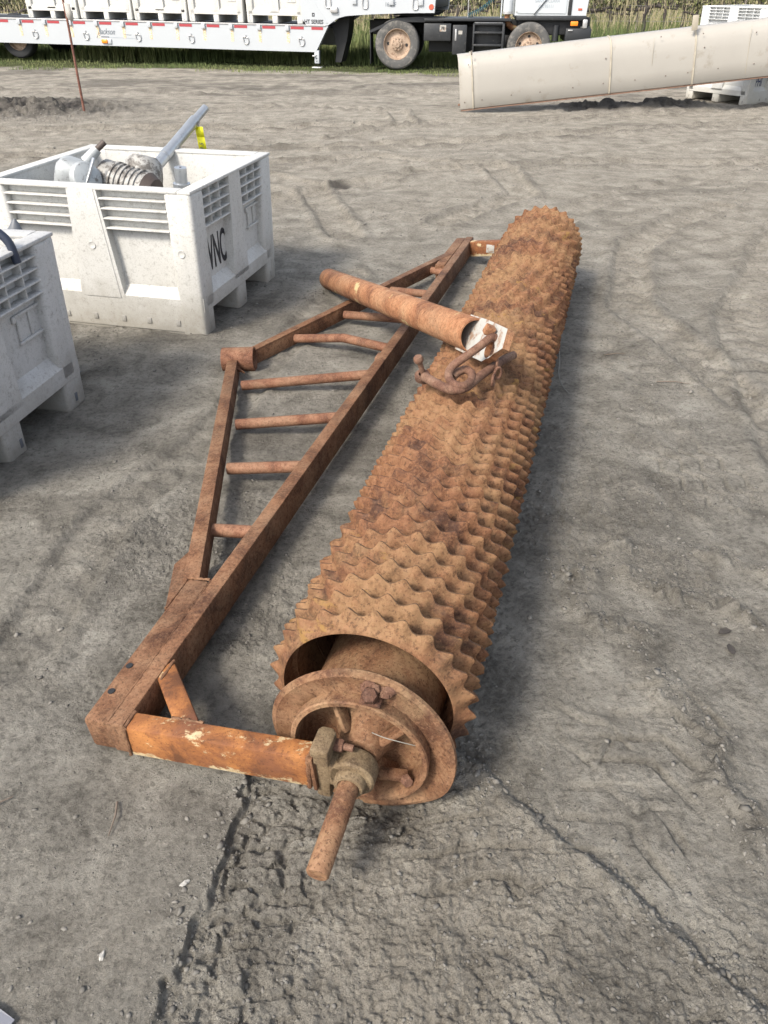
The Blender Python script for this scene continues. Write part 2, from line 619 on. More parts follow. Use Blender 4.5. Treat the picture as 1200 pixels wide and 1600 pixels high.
F3 = [(0.50, 1.22), (0.57, 1.29), (0.62, 1.38)]
RUTS = [  # wheel ruts across the yard: polyline, half width, depth
    ([(-9, 9.2), (-3, 9.9), (1, 10.6), (6, 12.4)], 0.16, 0.05),
    ([(-9, 11.4), (-2, 11.9), (2, 12.3), (7, 14.2)], 0.16, 0.05),
    ([(-7, 16.2), (-1, 15.6), (3, 15.9)], 0.2, 0.05),
    ([(-1.2, 7.4), (0.4, 8.6), (2.6, 9.3), (7, 9.2)], 0.15, 0.03),
    ([(0.6, 5.2), (1.8, 7.2), (4.2, 9.4), (8, 11.0)], 0.14, 0.018),
    ([(1.7, 2.6), (2.1, 4.4), (3.2, 6.4), (6.5, 8.6)], 0.14, 0.018),
    ([(-0.3, 6.2), (-0.7, 8.0), (-2.2, 9.6), (-6, 10.6)], 0.14, 0.02),
    ([(2.3, 2.2), (1.75, 3.3), (1.5, 4.6), (1.9, 6.0), (3.0, 7.2)], 0.13, 0.020),
    ([(0.5, 6.6), (1.3, 7.6), (1.2, 8.9), (-0.2, 9.6), (-1.8, 9.1)], 0.14, 0.03),
    ([(-0.6, 11.2), (0.3, 12.2), (0.2, 13.4), (-1.4, 14.2), (-3.2, 13.6)], 0.15, 0.045),
    ([(-1.05, 1.6), (-1.0, 2.3), (-0.75, 3.0), (-0.55, 3.9), (-0.2, 5.2)], 0.10, 0.012),
]


def ground_z(x, y, sp=0.004, want_col=False):
    x = np.asarray(x, float)
    y = np.asarray(y, float)
    sp = np.asarray(sp, float) + np.zeros_like(x)

    def oct_(fr, amp, seed, ridge=False):
        n = vnoise(x * fr + seed * 3.7, y * fr - seed * 1.9, seed)
        n = (1 - np.abs(2 * n - 1)) - 0.5 if ridge else n - 0.5
        return n * amp * np.clip(1.25 - fr * sp * 2.2, 0, 1)
    # the rough part of the yard (trodden when wet) against the smooth, rolled part
    rough = sstep(0.38, 0.66, vnoise(x * 1.3 + 5, y * 1.3, 31) * 0.6 + vnoise(x * 4, y * 4, 32) * 0.4)
    rough = np.clip(rough, 0.30, 1)
    dL, aL, lL = seg_dist(x + 0.05 * (vnoise(x * 18, y * 18, 41) - .5) + 0.022 * (vnoise(x * 45, y * 45, 44) - .5), y + .016 * (vnoise(x * 45, y * 45, 45) - .5), L1)
    dR, aR, lR = seg_dist(x + 0.02 * (vnoise(x * 16, y * 16, 42) - .5) + 0.012 * (vnoise(x * 50, y * 50, 46) - .5), y + 0.02 * (vnoise(x * 18, y * 18, 43) - .5), R1)
    near = 1 - sstep(1.25, 1.5, y)
    left_smooth = near * sstep(-0.01, 0.015, -dL * np.where(dL < 0, 1, 1)) * (x < 0.0)   # left of L1
    # travelling down L1, the right-hand side of travel (negative) is the left of the picture
    left_smooth = near * sstep(0.0, 0.02, -dL) * (x < 0.1)
    band = near * sstep(0.0, 0.02, dL) * sstep(0.0, 0.02, -dR) * (y < 1.5)
    rough = rough * (1 - 0.8 * left_smooth)
    rough = np.maximum(rough, 0.75 * band)
    h = oct_(0.35, 0.06, 1) + oct_(0.9, 0.03, 2) + oct_(2.3, 0.009, 3)
    h = h * sstep(0.6, 4.0, y + np.abs(x)) + oct_(6, 0.005, 4)
    h = h + rough * (oct_(13, 0.013, 5) + oct_(24, 0.0075, 6) + oct_(47, 0.0065, 7, True) + oct_(95, 0.0065, 8)
                     + oct_(170, 0.0075, 9) + oct_(300, 0.005, 12))
    h = h + oct_(60, 0.0024, 10) + oct_(140, 0.0026, 11) + oct_(280, .0018, 13)
    # crumbs trodden into the surface
    wx, wy = x + 0.010 * (vnoise(x * 40, y * 40, 21) - .5), y + 0.010 * (vnoise(x * 40, y * 40, 22) - .5)
    for fr, am, sd in ((26, .008, 3), (50, .0095, 4), (95, .009, 5), (150, .006, 6)):
        f1, val = worley(wx * fr, wy * fr, sd)
        h = h + am * (0.10 + rough) * np.clip(1 - f1 / 0.34, 0, 1) ** 0.7 * np.clip(val - .35, 0, 1) * np.clip(1.3 - fr * sp * 2.0, 0, 1)
    # step down from the smooth slab on the left into the tyre track, and off the track's right edge
    h = h + near * 0.020 * sstep(-0.004, 0.008, -dL) * (x < 0.1) - near * 0.005 * np.exp(-((dL - 0.012) / 0.012) ** 2) * vnoise(x * 11, y * 11, 48)
    h = h - near * 0.016 * sstep(-0.004, 0.026, dR) * np.exp(-np.clip(dR, 0, 9) / 0.35) \
        - near * 0.008 * np.exp(-((dR - 0.014) / 0.014) ** 2) * (0.15 + vnoise(x * 11, y * 11, 47))
    h = h + near * 0.006 * np.exp(-((dR + 0.018) / 0.02) ** 2)
    # tread lugs in the track
    wob = 0.35 * (vnoise(x * 9, y * 9, 51) - .5)
    row = (aL + 0.25 * np.clip(dL, 0, 1)) / 0.085 + wob
    lug = sstep(0.06, 0.16, np.abs((row % 1) - 0.5)) * sstep(0.006, 0.016, np.abs(((dL + 0.02 * np.floor(row)) / 0.085 + wob) % 1 - 0.5) * 0.085)
    trackmask = near * sstep(0.02, 0.04, dL) * (1 - sstep(0.20, 0.27, dL)) * (0.35 + 0.65 * vnoise(x * 6, y * 6, 52))
    h = h - 0.019 * trackmask * (1 - lug)
    row2 = (aR - 0.6 * dR) / 0.10 + wob
    t2 = near * sstep(0.05, 0.10, -dR) * (1 - sstep(0.28, 0.36, -dR)) * sstep(0.4, 0.7, vnoise(x * 4, y * 4, 53)) * (1 - trackmask)
    h = h - 0.016 * t2 * (1 - sstep(0.07, 0.15, np.abs((row2 % 1) - 0.5)))
    # fishbone print right of the track's edge
    fx, fy = (x - 0.66) * 0.83 + (y - 1.22) * -0.55, (x - 0.66) * 0.55 + (y - 1.22) * 0.83
    fb = ((fy + 0.55 * np.abs(fx)) / 0.095 + 0.3 * (vnoise(x * 8, y * 8, 54) - .5)) % 1
    fmask = (1 - sstep(.12, .17, np.abs(fx))) * (1 - sstep(.26, .40, np.abs(fy))) * (0.3 + 0.7 * sstep(.3, .6, vnoise(x * 7, y * 7, 55)))
    h = h - 0.014 * fmask * (1 - sstep(.10, .17, np.abs(fb - .5))) + 0.004 * fmask
    # broken clods pushed up beside the tracks on the right
    for k, (pl, wd, am) in enumerate(((E1, .045, .036), (E2, .04, .032), (E3, .05, .022))):
        d, a, l = seg_dist(x + 0.05 * (vnoise(x * 9, y * 9, 61 + k) - .5), y + 0.05 * (vnoise(x * 9, y * 9, 71 + k) - .5), pl)
        g = np.exp(-(d / wd) ** 2) * sstep(0, .1, a) * (1 - sstep(l - .1, l, a))
        h = h + g * am * (0.2 + 1.4 * vnoise(x * 38, y * 38, 81 + k) * vnoise(x * 12, y * 12, 82 + k) * 1.6)
        rough = np.maximum(rough, g)
    for pl in (F1, F2, F3):
        d, a, l = seg_dist(x + 0.03 * (vnoise(x * 15, y * 15, 91) - .5), y + 0.03 * (vnoise(x * 15, y * 15, 92) - .5), pl)
        e = sstep(0, .06, a) * (1 - sstep(l - .06, l, a))
        h = h + e * (-0.006 * np.exp(-(d / 0.006) ** 2) + 0.006 * np.exp(-((d - 0.018) / 0.012) ** 2)) * vnoise(x * 22, y * 22, 93) * 1.6
    # zigzag tyre print on the smooth soil to the right
    zx, zy = (x - 1.28) * 0.94 + (y - 2.66) * 0.34, (y - 2.66) * 0.94 - (x - 1.28) * 0.34
    for k in range(4):
        off = zx - 0.085 * (k - 1.5) - 0.05 * np.abs(((zy / 0.075 + 0.3 * k) % 2) - 1)
        h = h - 0.012 * np.exp(-(off / 0.008) ** 2) * (1 - sstep(.14, .26, np.abs(zy))) * np.clip(1.4 - sp * 90, 0, 1)
    for k, (pl, hw, dp) in enumerate(RUTS):
        d, a, l = seg_dist(x + 0.06 * (vnoise(x * 2, y * 2, 101) - .5), y + 0.06 * (vnoise(x * 2, y * 2, 102) - .5), pl)
        ad = np.abs(d)
        bars = 0.5 + 0.5 * np.cos(2 * math.pi * (a + 0.6 * ad) / 0.13)
        h = h - dp * (1 - sstep(hw * .75, hw * 1.1, ad)) * (0.45 + 0.75 * bars * np.clip(1.2 - sp * 18, 0, 1)) \
            + dp * 0.7 * np.exp(-((ad - hw * 1.25) / (hw * .3)) ** 2) * (.5 + vnoise(x * 7, y * 7, 103))
    # loose dark soil: round the stake on the left, and under the chute
    m1 = np.exp(-(((x + 6.0) / 2.0) ** 2 + ((y - 13.7) / 1.1) ** 2) ** 1.3)
    xx = np.clip((x - 2.6) / 1.6, 0, 1)
    m2 = np.exp(-((y - 13.95 - 0.12 * (x - 4)) / 0.42) ** 2) * sstep(1.9, 3.6, x) * (1 - sstep(4.9, 5.5, x))
    m3 = 0.5 * np.exp(-(((x - 0.2) / 0.8) ** 2 + ((y - 16.6) / 0.35) ** 2))
    lump = 0.35 + vnoise(x * 3.1, y * 3.1, 111) * 0.7 + (vnoise(x * 9, y * 9, 112) - .5) * 0.9 + (vnoise(x * 22, y * 22, 113) - .5) * .5
    h = h + m1 * 0.13 * lump + m2 * 0.13 * lump + m3 * 0.10 * lump
    # hollow where the drum's flange has settled
    h = h - 0.055 * np.exp(-(((x - 0.0) / 0.16) ** 2 + ((y - 1.19) / 0.10) ** 2))
    if not want_col:
        return h
    dryn = 0.12 + 0.75 * sstep(3.0, 9.0, y + 0.55 * x) + 0.22 * sstep(0.8, 2.2, x) * (1 - sstep(2.0, 4, y)) * 0.5
    dryn = dryn + 0.75 * np.exp(-(((x - 0.10) / 0.26) ** 2 + ((y - 0.85) / 0.32) ** 2)) + 0.18 * band
    dryn = dryn + 0.25 * np.exp(-(((x + 0.55) / 0.2) ** 2 + ((y - 0.8) / 0.12) ** 2))
    dark = np.clip(1.25 * m1 + 1.3 * m2 + m3 * 1.3, 0, 1) * (0.55 + 0.6 * vnoise(x * 5, y * 5, 121))
    dark = np.maximum(dark, 0.9 * sstep(.35, .8, np.exp(-(((x + 0.44) / .16) ** 2 + ((y - 8.1) / .16) ** 2))))
    for pl, hw, dp in RUTS:
        d, a, l = seg_dist(x + 0.06 * (vnoise(x * 2, y * 2, 101) - .5), y + 0.06 * (vnoise(x * 2, y * 2, 102) - .5), pl)
        k = np.exp(-((np.abs(d) - hw * 1.2) / (hw * .35)) ** 2) * vnoise(x * 4, y * 4, 131) * (dp / .05)
        dark = np.maximum(dark, 0.55 * k)
        dryn = dryn + 0.15 * (np.abs(d) < hw)
    dark = np.maximum(dark, 0.45 * np.clip(rough - .55, 0, 1) * (y < 3))
    bandy = y + 0.16 * x
    dark = np.maximum(dark, 0.55 * sstep(13.5, 16.5, bandy) * sstep(.38, .68, vnoise(x * .9, y * 1.8, 141) * .6 + vnoise(x * 4, y * 6, 142) * .4))
    gr = sstep(18.6, 20.6, y + 0.16 * x)
    return h, np.clip(dryn, 0, 1), np.clip(dark, 0, 1), gr


def gz(x, y):
    return float(ground_z(np.array([x]), np.array([y]))[0])


def build_ground():
    F, th, H = 1200.0, R(34.6057), 1.66
    py = np.linspace(1720, 60, 1080)
    ys = []
    for p in py:
        b = (800 - p) / F
        ys.append(-(math.cos(th) + b * math.sin(th)) * H / (-math.sin(th) + b * math.cos(th)))
    ys = [-14, -7, -3, -1, 0.0, 0.3] + ys + [40, 48, 58, 75, 100, 150, 240, 400]
    ys = np.array(sorted(ys))
    inner = np.linspace(-1, 1, 900)
    outer = 1 + 11 * (np.linspace(0, 1, 26)[1:]) ** 2.2
    us = np.concatenate([-outer[::-1], inner, outer])
    hw = 0.52 * np.maximum(ys, 0) + 0.72 + 0.6 * np.maximum(-ys, 0)
    X = us[None, :] * hw[:, None]
    Y = np.repeat(ys[:, None], len(us), 1)
    spx = hw[:, None] * 2 / 900 * np.where(np.abs(us[None, :]) > 1, 25, 1)
    spy = np.gradient(ys)[:, None]
    SP = np.maximum(spx, spy * 0.6 + 0 * spx)
    Z, dry, dark, gr = ground_z(X, Y, SP, True)
    nr, nc = X.shape
    co = np.stack([X, Y, Z], -1).reshape(-1, 3).astype(np.float32)
    i = np.arange(nr * nc).reshape(nr, nc)
    q = np.stack([i[:-1, :-1], i[:-1, 1:], i[1:, 1:], i[1:, :-1]], -1).reshape(-1, 4).astype(np.int32)
    me = bpy.data.meshes.new('ground')
    me.vertices.add(len(co))
    me.vertices.foreach_set('co', co.ravel())
    me.loops.add(q.size)
    me.loops.foreach_set('vertex_index', q.ravel())
    me.polygons.add(len(q))
    me.polygons.foreach_set('loop_start', np.arange(0, q.size, 4, dtype=np.int32))
    me.polygons.foreach_set('use_smooth', np.ones(len(q), bool))
    ca = me.color_attributes.new('soil', 'FLOAT_COLOR', 'POINT')
    ca.data.foreach_set('color', np.stack([dry, dark, gr, np.ones_like(dry)], -1).astype(np.float32).ravel())
    me.update()
    me.validate()
    me.materials.append(M['ground'])
    tag(link('ground', me), 'bare grey-brown trodden soil yard with tyre tracks', None, None, 'structure')


build_ground()


def scatter_mesh(name, verts, faces_flat, nper, tones, mat, label):
    """one mesh of many small pieces; faces_flat (n,k) arrays; tone per vertex"""
    me = bpy.data.meshes.new(name)
    me.vertices.add(len(verts))
    me.vertices.foreach_set('co', verts.astype(np.float32).ravel())
    k = faces_flat.shape[1]
    me.loops.add(faces_flat.size)
    me.loops.foreach_set('vertex_index', faces_flat.astype(np.int32).ravel())
    me.polygons.add(len(faces_flat))
    me.polygons.foreach_set('loop_start', np.arange(0, faces_flat.size, k, dtype=np.int32))
    a = me.attributes.new('tone', 'FLOAT', 'POINT')
    a.data.foreach_set('value', tones.astype(np.float32))
    me.update()
    me.validate()
    me.materials.append(M[mat])
    o = link(name, me)
    return o


def build_clods():
    bm = bmesh.new()
    bmesh.ops.create_icosphere(bm, subdivisions=1, radius=1.0)
    bv = np.array([v.co[:] for v in bm.verts])
    bf = np.array([[v.index for v in f.verts] for f in bm.faces])
    bm.free()
    N = 18000
    y = 0.45 + 13 * RNG.random(N * 3) ** 2.6
    x = (RNG.random(N * 3) * 2 - 1) * (0.5 * y + 0.6)
    _, dry, dark, gr = ground_z(x, y, 0.01, True)
    pr = 0.14 + 0.6 * sstep(0.45, 0.7, vnoise(x * 1.3 + 5, y * 1.3, 31) * 0.6 + vnoise(x * 4, y * 4, 32) * 0.4) + dark
    edge = np.zeros(N * 3)
    for pl in (E1, E2, E3, L1, R1):
        d, a, l = seg_dist(x, y, pl)
        edge = np.maximum(edge, np.exp(-(d / .045) ** 2))
        pr = pr + 1.2 * np.exp(-(d / 0.06) ** 2)
    ok = RNG.random(N * 3) < pr * 0.6
    x, y, dark, edge = x[ok][:N], y[ok][:N], dark[ok][:N], edge[ok][:N]
    n = len(x)
    z = ground_z(x, y)
    s = 0.0014 + 0.0048 * RNG.random(n) ** 6 + 0.0006 * y
    s = s * (1 + 0.8 * (RNG.random(n) > 0.985)) * (1 + 0.45 * edge)
    V = np.empty((n, len(bv), 3))
    for i in range(n):
        rd = 1 + 1.1 * (RNG.random(len(bv)) - 0.5)
        a = RNG.random() * 6.28
        c, sn = math.cos(a), math.sin(a)
        p = bv * rd[:, None] * np.array([1 + .5 * RNG.random(), 0.8 + .4 * RNG.random(), 0.45 + .35 * RNG.random()])
        V[i] = np.stack([p[:, 0] * c - p[:, 1] * sn, p[:, 0] * sn + p[:, 1] * c, p[:, 2]], -1) * s[i] + np.array([x[i], y[i], z[i] + s[i] * .05])
    Fc = (bf[None] + (np.arange(n) * len(bv))[:, None, None]).reshape(-1, 3)
    tone = np.repeat(np.clip(0.34 * RNG.random(n) + 0.24 - 0.5 * dark + 0.05 * y, 0, 1), len(bv))
    o = scatter_mesh('soil_crumbs', V.reshape(-1, 3), Fc, 0, tone, 'clod', '')
    tag(o, 'small crumbs and clods of dry soil strewn over the yard', 'soil crumbs', None, 'stuff')


build_clods()


# ------------------------------------------------------------------ spiked land roller
AX = 0.2719
roller = thing('land_roller', 'rusty spiked land roller with its long ladder-like drawbar frame lying on the soil',
               'land roller', (-0.0391, 1.259, 0), -AX)
RC, RR, RL, NR = 0.26, 0.2655, 3.974, 62     # axis height, outer radius, length, rings


def ring_mesh(seed, front=0.2015):
    rng = np.random.default_rng(seed)
    NT_, per = 24, 12
    n = NT_ * per
    pitch = RL / NR
    prof = np.linspace(0, 1, 11)
    vs, fs = [], []
    amp = 1 + 0.14 * (rng.random(NT_) - .5)
    ph = 0.06 * (rng.random(NT_) - .5)
    for xi, x in enumerate(prof):
        tri = 1 - abs(2 * x - 1.08) / (0.92 if x > .54 else 1.08)
        tri = max(0.0, min(1.0, tri))
        tri = tri - 0.05 * max(0.0, tri - .85) / .15
        tri = (0.6 * tri + 0.4 * tri ** 1.7) / 0.935
        for k in range(n):
            tq = k / per
            ti = int(tq) % NT_
            f = (tq + ph[ti]) * 2 * math.pi
            s = 1 - (math.sin(f / 2) ** 2 + 0.05) ** 0.62
            rc = RR - 0.0255 * (1 - s * (1 + (amp[ti] - 1) * s))
            rb = (front if x < .54 else 0.2015)
            r = rb + (rc - rb) * tri + 0.0013 * (mnoise.noise((x * 4 + seed * 9.1, math.cos(k / n * 6.283) * 9, math.sin(k / n * 6.283) * 9)))
            a = 2 * math.pi * k / n
            # crest leans a little along the axis at every tooth
            yy = x * pitch + 0.004 * (s - .5) * tri
            vs.append((r * math.sin(a), yy, RC + r * math.cos(a)))
    m = len(prof)
    for i in range(m - 1):
        for k in range(n):
            k2 = (k + 1) % n
            fs.append((i * n + k, i * n + k2, (i + 1) * n + k2, (i + 1) * n + k))
    # bore
    o = len(vs)
    for x in (0.0, 1.0):
        for k in range(n):
            a = 2 * math.pi * k / n
            vs.append(((front - .003) * math.sin(a), x * pitch, RC + (front - .003) * math.cos(a)))
    for k in range(n):
        k2 = (k + 1) % n
        fs.append((o + k, o + n + k, o + n + k2, o + k2))
        fs.append((k, o + k, o + k2, k2))
        fs.append(((m - 1) * n + k, (m - 1) * n + k2, o + n + k2, o + n + k))
    b = MB()
    b.add(vs, fs)
    return b.mesh('roller_ring', 'rust_ring', True, 60)


ring_variants = [ring_mesh(s) for s in range(5)]
end_ring = ring_mesh(9, 0.2125)        # the end ring's face is cut square to a wider bore
phase = 0.0
rr = random.Random(4)
for i in range(NR):
    o = link('roller_ring', end_ring if i == 0 else ring_variants[i % 5 if i % 7 else (i * 3) % 5], roller)
    if i < 9:
        phase += 0.26 + rr.uniform(-.06, .06)
    elif i < 24:
        phase += rr.uniform(-.05, .05)
    else:
        phase += 0.26 * math.sin(i * .37) + 0.12 * math.sin(i * .9 + 1) + rr.uniform(-.05, .05)
    turn = (phase / 24 + rr.randrange(24) / 24) * 2 * math.pi
    jx, jz = 0.004 * (rr.random() - .5), 0.003 * (rr.random() - .5)
    # turn about the roller's axis (x = 0, z = RC)
    o.matrix_local = Matrix.Translation((jx, i * RL / NR - .012, RC + jz - .005)) @ Matrix.Rotation(turn, 4, 'Y') @ Matrix.Translation((0, 0, -RC))

AXZ = 0.168      # the drum sags inside the rings
Yn = lambda y, z=AXZ, x=0.006: zto((0, 1, 0), (x, y, z))
drum = MB().lathe([(0.163, -0.058), (0.163, 3.98)], Yn(0), 64).build('drum', 'rust_hub', roller)
# pressed end flange with rolled lip
fl = MB().lathe([(0.158, -0.062), (0.166, -0.070), (0.190, -0.068), (0.218, -0.075), (0.229, -0.070), (0.231, -0.062),
                 (0.226, -0.056), (0.200, -0.056), (0.160, -0.056)], Yn(0, 0.173), 72, True)
for v in fl.v:      # the flange is bent outwards low on the right
    a = math.atan2(v.x, v.z - 0.173)
    d = math.hypot(v.x, v.z - 0.173)
    if d > 0.18:
        v.y -= 0.022 * math.exp(-((a - 1.9) / 0.5) ** 2) * (d - 0.18) / 0.05
        v.y += 0.006 * math.sin(3 * a + 1)
fl.build('end_flange', 'rust_hub', roller)
rim = MB().lathe([(0.166, -0.060), (0.169, -0.100), (0.166, -0.104), (0.156, -0.104), (0.153, -0.098), (0.152, -0.03)],
                 Yn(0, 0.174), 64).build('end_collar', 'rust_hub', roller)
hubd = MB().lathe([(0.153, -0.050), (0.145, -0.030), (0.12, -0.018), (0.085, -0.022), (0.066, -0.045), (0.050, -0.085), (0.044, -0.098), (0.0, -0.098)],
                  Yn(0, 0.166), 56)
for k in range(4):
    a = 0.6 + k * math.pi / 2
    d = Vector((math.cos(a), 0, math.sin(a)))
    p0 = Vector((0.006, -0.075, 0.166)) + d * 0.055
    p1 = Vector((0.006, -0.030, 0.166)) + d * 0.148
    if k != 2:
        hubd.bar(p0, p1, 0.013, 0.036, 0.004, up=(0, 1, 0))
hubd.build('hub_disc', 'rust_hub', roller)
# lock bolt on top of the collar with its clip and a clump of dirt
lb = MB().box((0.035, -0.078, 0.345), (0.05, 0.045, 0.012), 0.003)
lb.lathe([(0, .03), (0.017, .03), (0.019, .026), (0.019, .0), (0.012, .0), (0.012, -.03)], zto((0.1, -0.55, 0.8), (0.032, -0.084, 0.355)), 6)
lb.build('lock_bolt', 'rust_dark', roller)
dm = MB()
for k in range(9):
    bm = bmesh.new()
    bmesh.ops.create_icosphere(bm, subdivisions=2, radius=1)
    rr_ = random.uniform(.010, .019)
    p = Vector((0.046 + random.uniform(-.028, .030), -0.066 + random.uniform(-.008, .006), 0.372 + random.uniform(-.014, .012)))
    vv = [p + v.co * rr_ * (1 + .9 * mnoise.noise(v.co * 2.1 + Vector((k * 3.1, 0, 0)))) for v in bm.verts]
    dm.add(vv, [[v.index for v in f.verts] for f in bm.faces])
    bm.free()
dm.build('caked_soil', 'rust_hook', roller)
MB().tube(spline([(.035, -.075, .225), (.040, -.092, .245), (.075, -.108, .258), (.125, -.100, .245), (.148, -.090, .232)], 5), .0011, 5).build('thin_wire', 'string', roller)
# stub shaft
sh = MB()
sh.tube([(0.006, -0.10, 0.150), (0.006, -0.150, 0.149), (0.006, -0.152, 0.149), (0.004, -0.384, 0.133), (0.004, -0.388, 0.1325)],
        [0.030, 0.030, 0.0255, 0.0255, 0.0225], 28)
sh.build('stub_shaft', 'rust_hub', roller)
# pillow block bearing
bl = MB()
bl.lathe([(0.027, -0.166), (0.036, -0.166), (0.037, -0.161), (0.050, -0.161), (0.055, -0.156), (0.0555, -0.118), (0.051, -0.108), (0.027, -0.104)],
         Yn(0, 0.150, 0.006), 40, True)
bl.lathe([(0.0265, -0.182), (0.034, -0.182), (0.037, -0.178), (0.037, -0.160)], Yn(0, 0.150, 0.006), 32)
bl.box((-0.062, -0.136, 0.160), (0.036, 0.056, 0.19), 0.008)
bl.box((-0.036, -0.136, 0.150), (0.05, 0.05, 0.080), 0.010)
bl.box((-0.060, -0.150, 0.243), (0.044, 0.066, 0.026), 0.005)
bl.box((-0.060, -0.168, 0.222), (0.036, 0.016, 0.05), 0.004)
brg = bl.build('pillow_block', 'rust_bearing', roller)
for z in (0.222, 0.092):
    b = MB().lathe([(0, .024), (0.014, .024), (0.016, .021), (0.016, .004), (0.010, .004), (0.010, -.03)], zto((1, 0, 0), (-0.044, -0.128, z)), 6)
    b.tube([(-0.03, -0.128, z), (0.004, -0.128, z)], 0.0085, 10)
    b.build('bolt', 'rust_hook', brg)
MB().bar((0.05, -0.088, 0.100), (0.12, -0.075, 0.095), 0.028, 0.02, 0.005).build('gusset', 'rust_hub', roller)
MB().lathe([(0, .018), (0.012, .018), (0.014, .015), (0.014, 0)], zto((0.6, -0.7, 0.3), (0.118, -0.088, 0.100)), 6).build('lug_bolt', 'rust_hook', roller)
# far end plate and bearing (mostly hidden)
MB().lathe([(0.158, 4.03), (0.225, 4.03), (0.225, 4.04), (0.03, 4.05), (0.0, 4.05)], Yn(0, 0.173), 48).build('end_flange', 'rust_hub', roller)
MB().tube([(0.006, 4.04, 0.16), (0.006, 4.40, 0.16)], 0.0255, 20).build('stub_shaft', 'rust_hub', roller)
MB().lathe([(0.027, 4.26), (0.05, 4.26), (0.052, 4.29), (0.05, 4.32), (0.027, 4.32)], Yn(0, 0.16), 28, True).build('pillow_block', 'rust_hub', roller)

# frame: a flat ladder hinged at the axle and drooping to its hitch eye
ZT = lambda s: 0.206 + 0.100 * (s + 0.09)        # top surface


def fp(s, t, dz=0.0):
    return Vector((s, t, ZT(s) + dz))


FUP = Vector((-0.0995, 0, 0.995))
SB = lambda t: -.598 + 0.0125 * t                # centre line of the main beam
mb = MB().bar(fp(SB(-.168), -.168, -.051), fp(SB(4.40), 4.40, -.051), 0.052, 0.102, 0.005, FUP)
mb.build('main_beam', 'rust_beam', roller)
# doubler channels welded outside the beam at both ends
db = MB()
db.bar(fp(-.655, -.166, -.052), fp(-.6595, .405, -.0515), 0.074, 0.100, 0.010, FUP)
db.build('end_channel', 'rust_beam', roller)
MB().bar(fp(-.618, 3.72, -.052), fp(-.604, 4.39, -.052), 0.068, 0.098, 0.008, FUP).build('end_channel', 'rust_beam', roller)
for (s, t) in ((-.674, -.068), (-.677, .025)):
    MB().lathe([(0, 0.0012), (0.0095, 0.0012), (0.0095, -.001)], zto(FUP, fp(s, t, 0.0)), 16).build('bolt_hole', 'chassis', roller)
# end arms
arm = MB().bar(fp(-.573, -.145, -.052), fp(-.086, -.145, -.052), 0.054, 0.100, 0.005, FUP)
arm.build('end_arm', 'rust_arm', roller)
MB().bar(fp(-.086, -.145, -.052), fp(-.076, -.145, -.052), 0.062, 0.108, 0.002, FUP).build('weld_plate', 'rust_beam', roller)
MB().bar(fp(-.517, 4.28, -.052), fp(-.05, 4.28, -.052), 0.054, 0.100, 0.005, FUP).build('end_arm', 'rust_arm', roller)
pt = MB().box(fp(-.375, 4.2510, -.050), (0.055, 0.003, 0.055), 0.001)
pt.build('paint_patch', 'white_paint', roller)
# corner brace
MB().bar(fp(-.585, .050, -.029), fp(-.419, -.128, -.029), 0.056, 0.050, 0.007, FUP).build('corner_brace', 'rust_arm', roller)
def weld(a, b, r=.0045):
    a, b = Vector(a), Vector(b)
    n_ = max(3, int((b - a).length / .007))
    pts_ = [a.lerp(b, k / n_) + Vector((random.uniform(-1, 1), random.uniform(-1, 1), random.uniform(-1, 1))) * .0012 for k in range(n_ + 1)]
    MB().tube(pts_, [r * random.uniform(.75, 1.25) for _ in pts_], 7).build('weld_bead', 'rust_beam', roller)


weld(fp(-.572, -.172, -.001), fp(-.572, -.118, -.001))
weld(fp(-.572, -.173, -.004), fp(-.572, -.173, -.100))
weld(fp(-.565, -.004, -.004), fp(-.565, .068, -.004))
weld(fp(-.470, -.117, -.005), fp(-.385, -.117, -.005))
weld(fp(-.624, -.165, -.001), fp(-.6215, .405, -.001), .003)
weld(fp(-.700, .262, -.004), fp(-.702, .405, -.004))
weld(fp(-.692, .408, -.002), fp(-.628, .409, -.002))
weld(fp(-.091, -.172, -.002), fp(-.091, -.118, -.002), .006)
weld(fp(-.091, -.173, -.004), fp(-.091, -.173, -.102), .006)
# side rails: angle iron, flat flange on top and an upright web inside
AP = (-1.355, 2.16)


def rail(a, b, name):
    m = MB()
    pa, pb = fp(*a), fp(*b)
    inn = 1
    d = (pb - pa).normalized()
    side = d.cross(FUP).normalized()
    if side.x < 0:
        side = -side
    m.bar(pa + FUP * -.004, pb + FUP * -.004, 0.052, 0.008, 0.002, FUP)
    m.bar(pa - FUP * 0.042 + side * 0.0215, pb - FUP * 0.042 + side * 0.0215, 0.008, 0.068, 0.002, FUP)
    return m.build(name, 'rust_beam', roller)


rail((-.690, .405), (-1.372, 2.17), 'side_rail')
rail((-1.318, 2.22), (-.628, 3.96), 'side_rail')
# hitch eye: a short tube across the apex
c = Vector((-1.335, 2.165, 0.060))
hd = Vector((0.962, 0.245, 0.04)).normalized()
hy = MB().lathe([(0.062, -.085), (0.062, .078), (0.060, .080), (0.052, .080), (0.052, -.085)], zto(hd, c), 36, True)
hy.build('hitch_eye', 'rust_rung', roller)
hg = MB().prism([(0, 0), (0.10, 0), (0.0, 0.12)], 0.010, frame(fp(-1.345, 2.075, -.03), (0.93, -.36, 0), (0.1, 0.25, .0), (0, 0, 1)))
hg.build('gusset', 'rust_beam', roller)
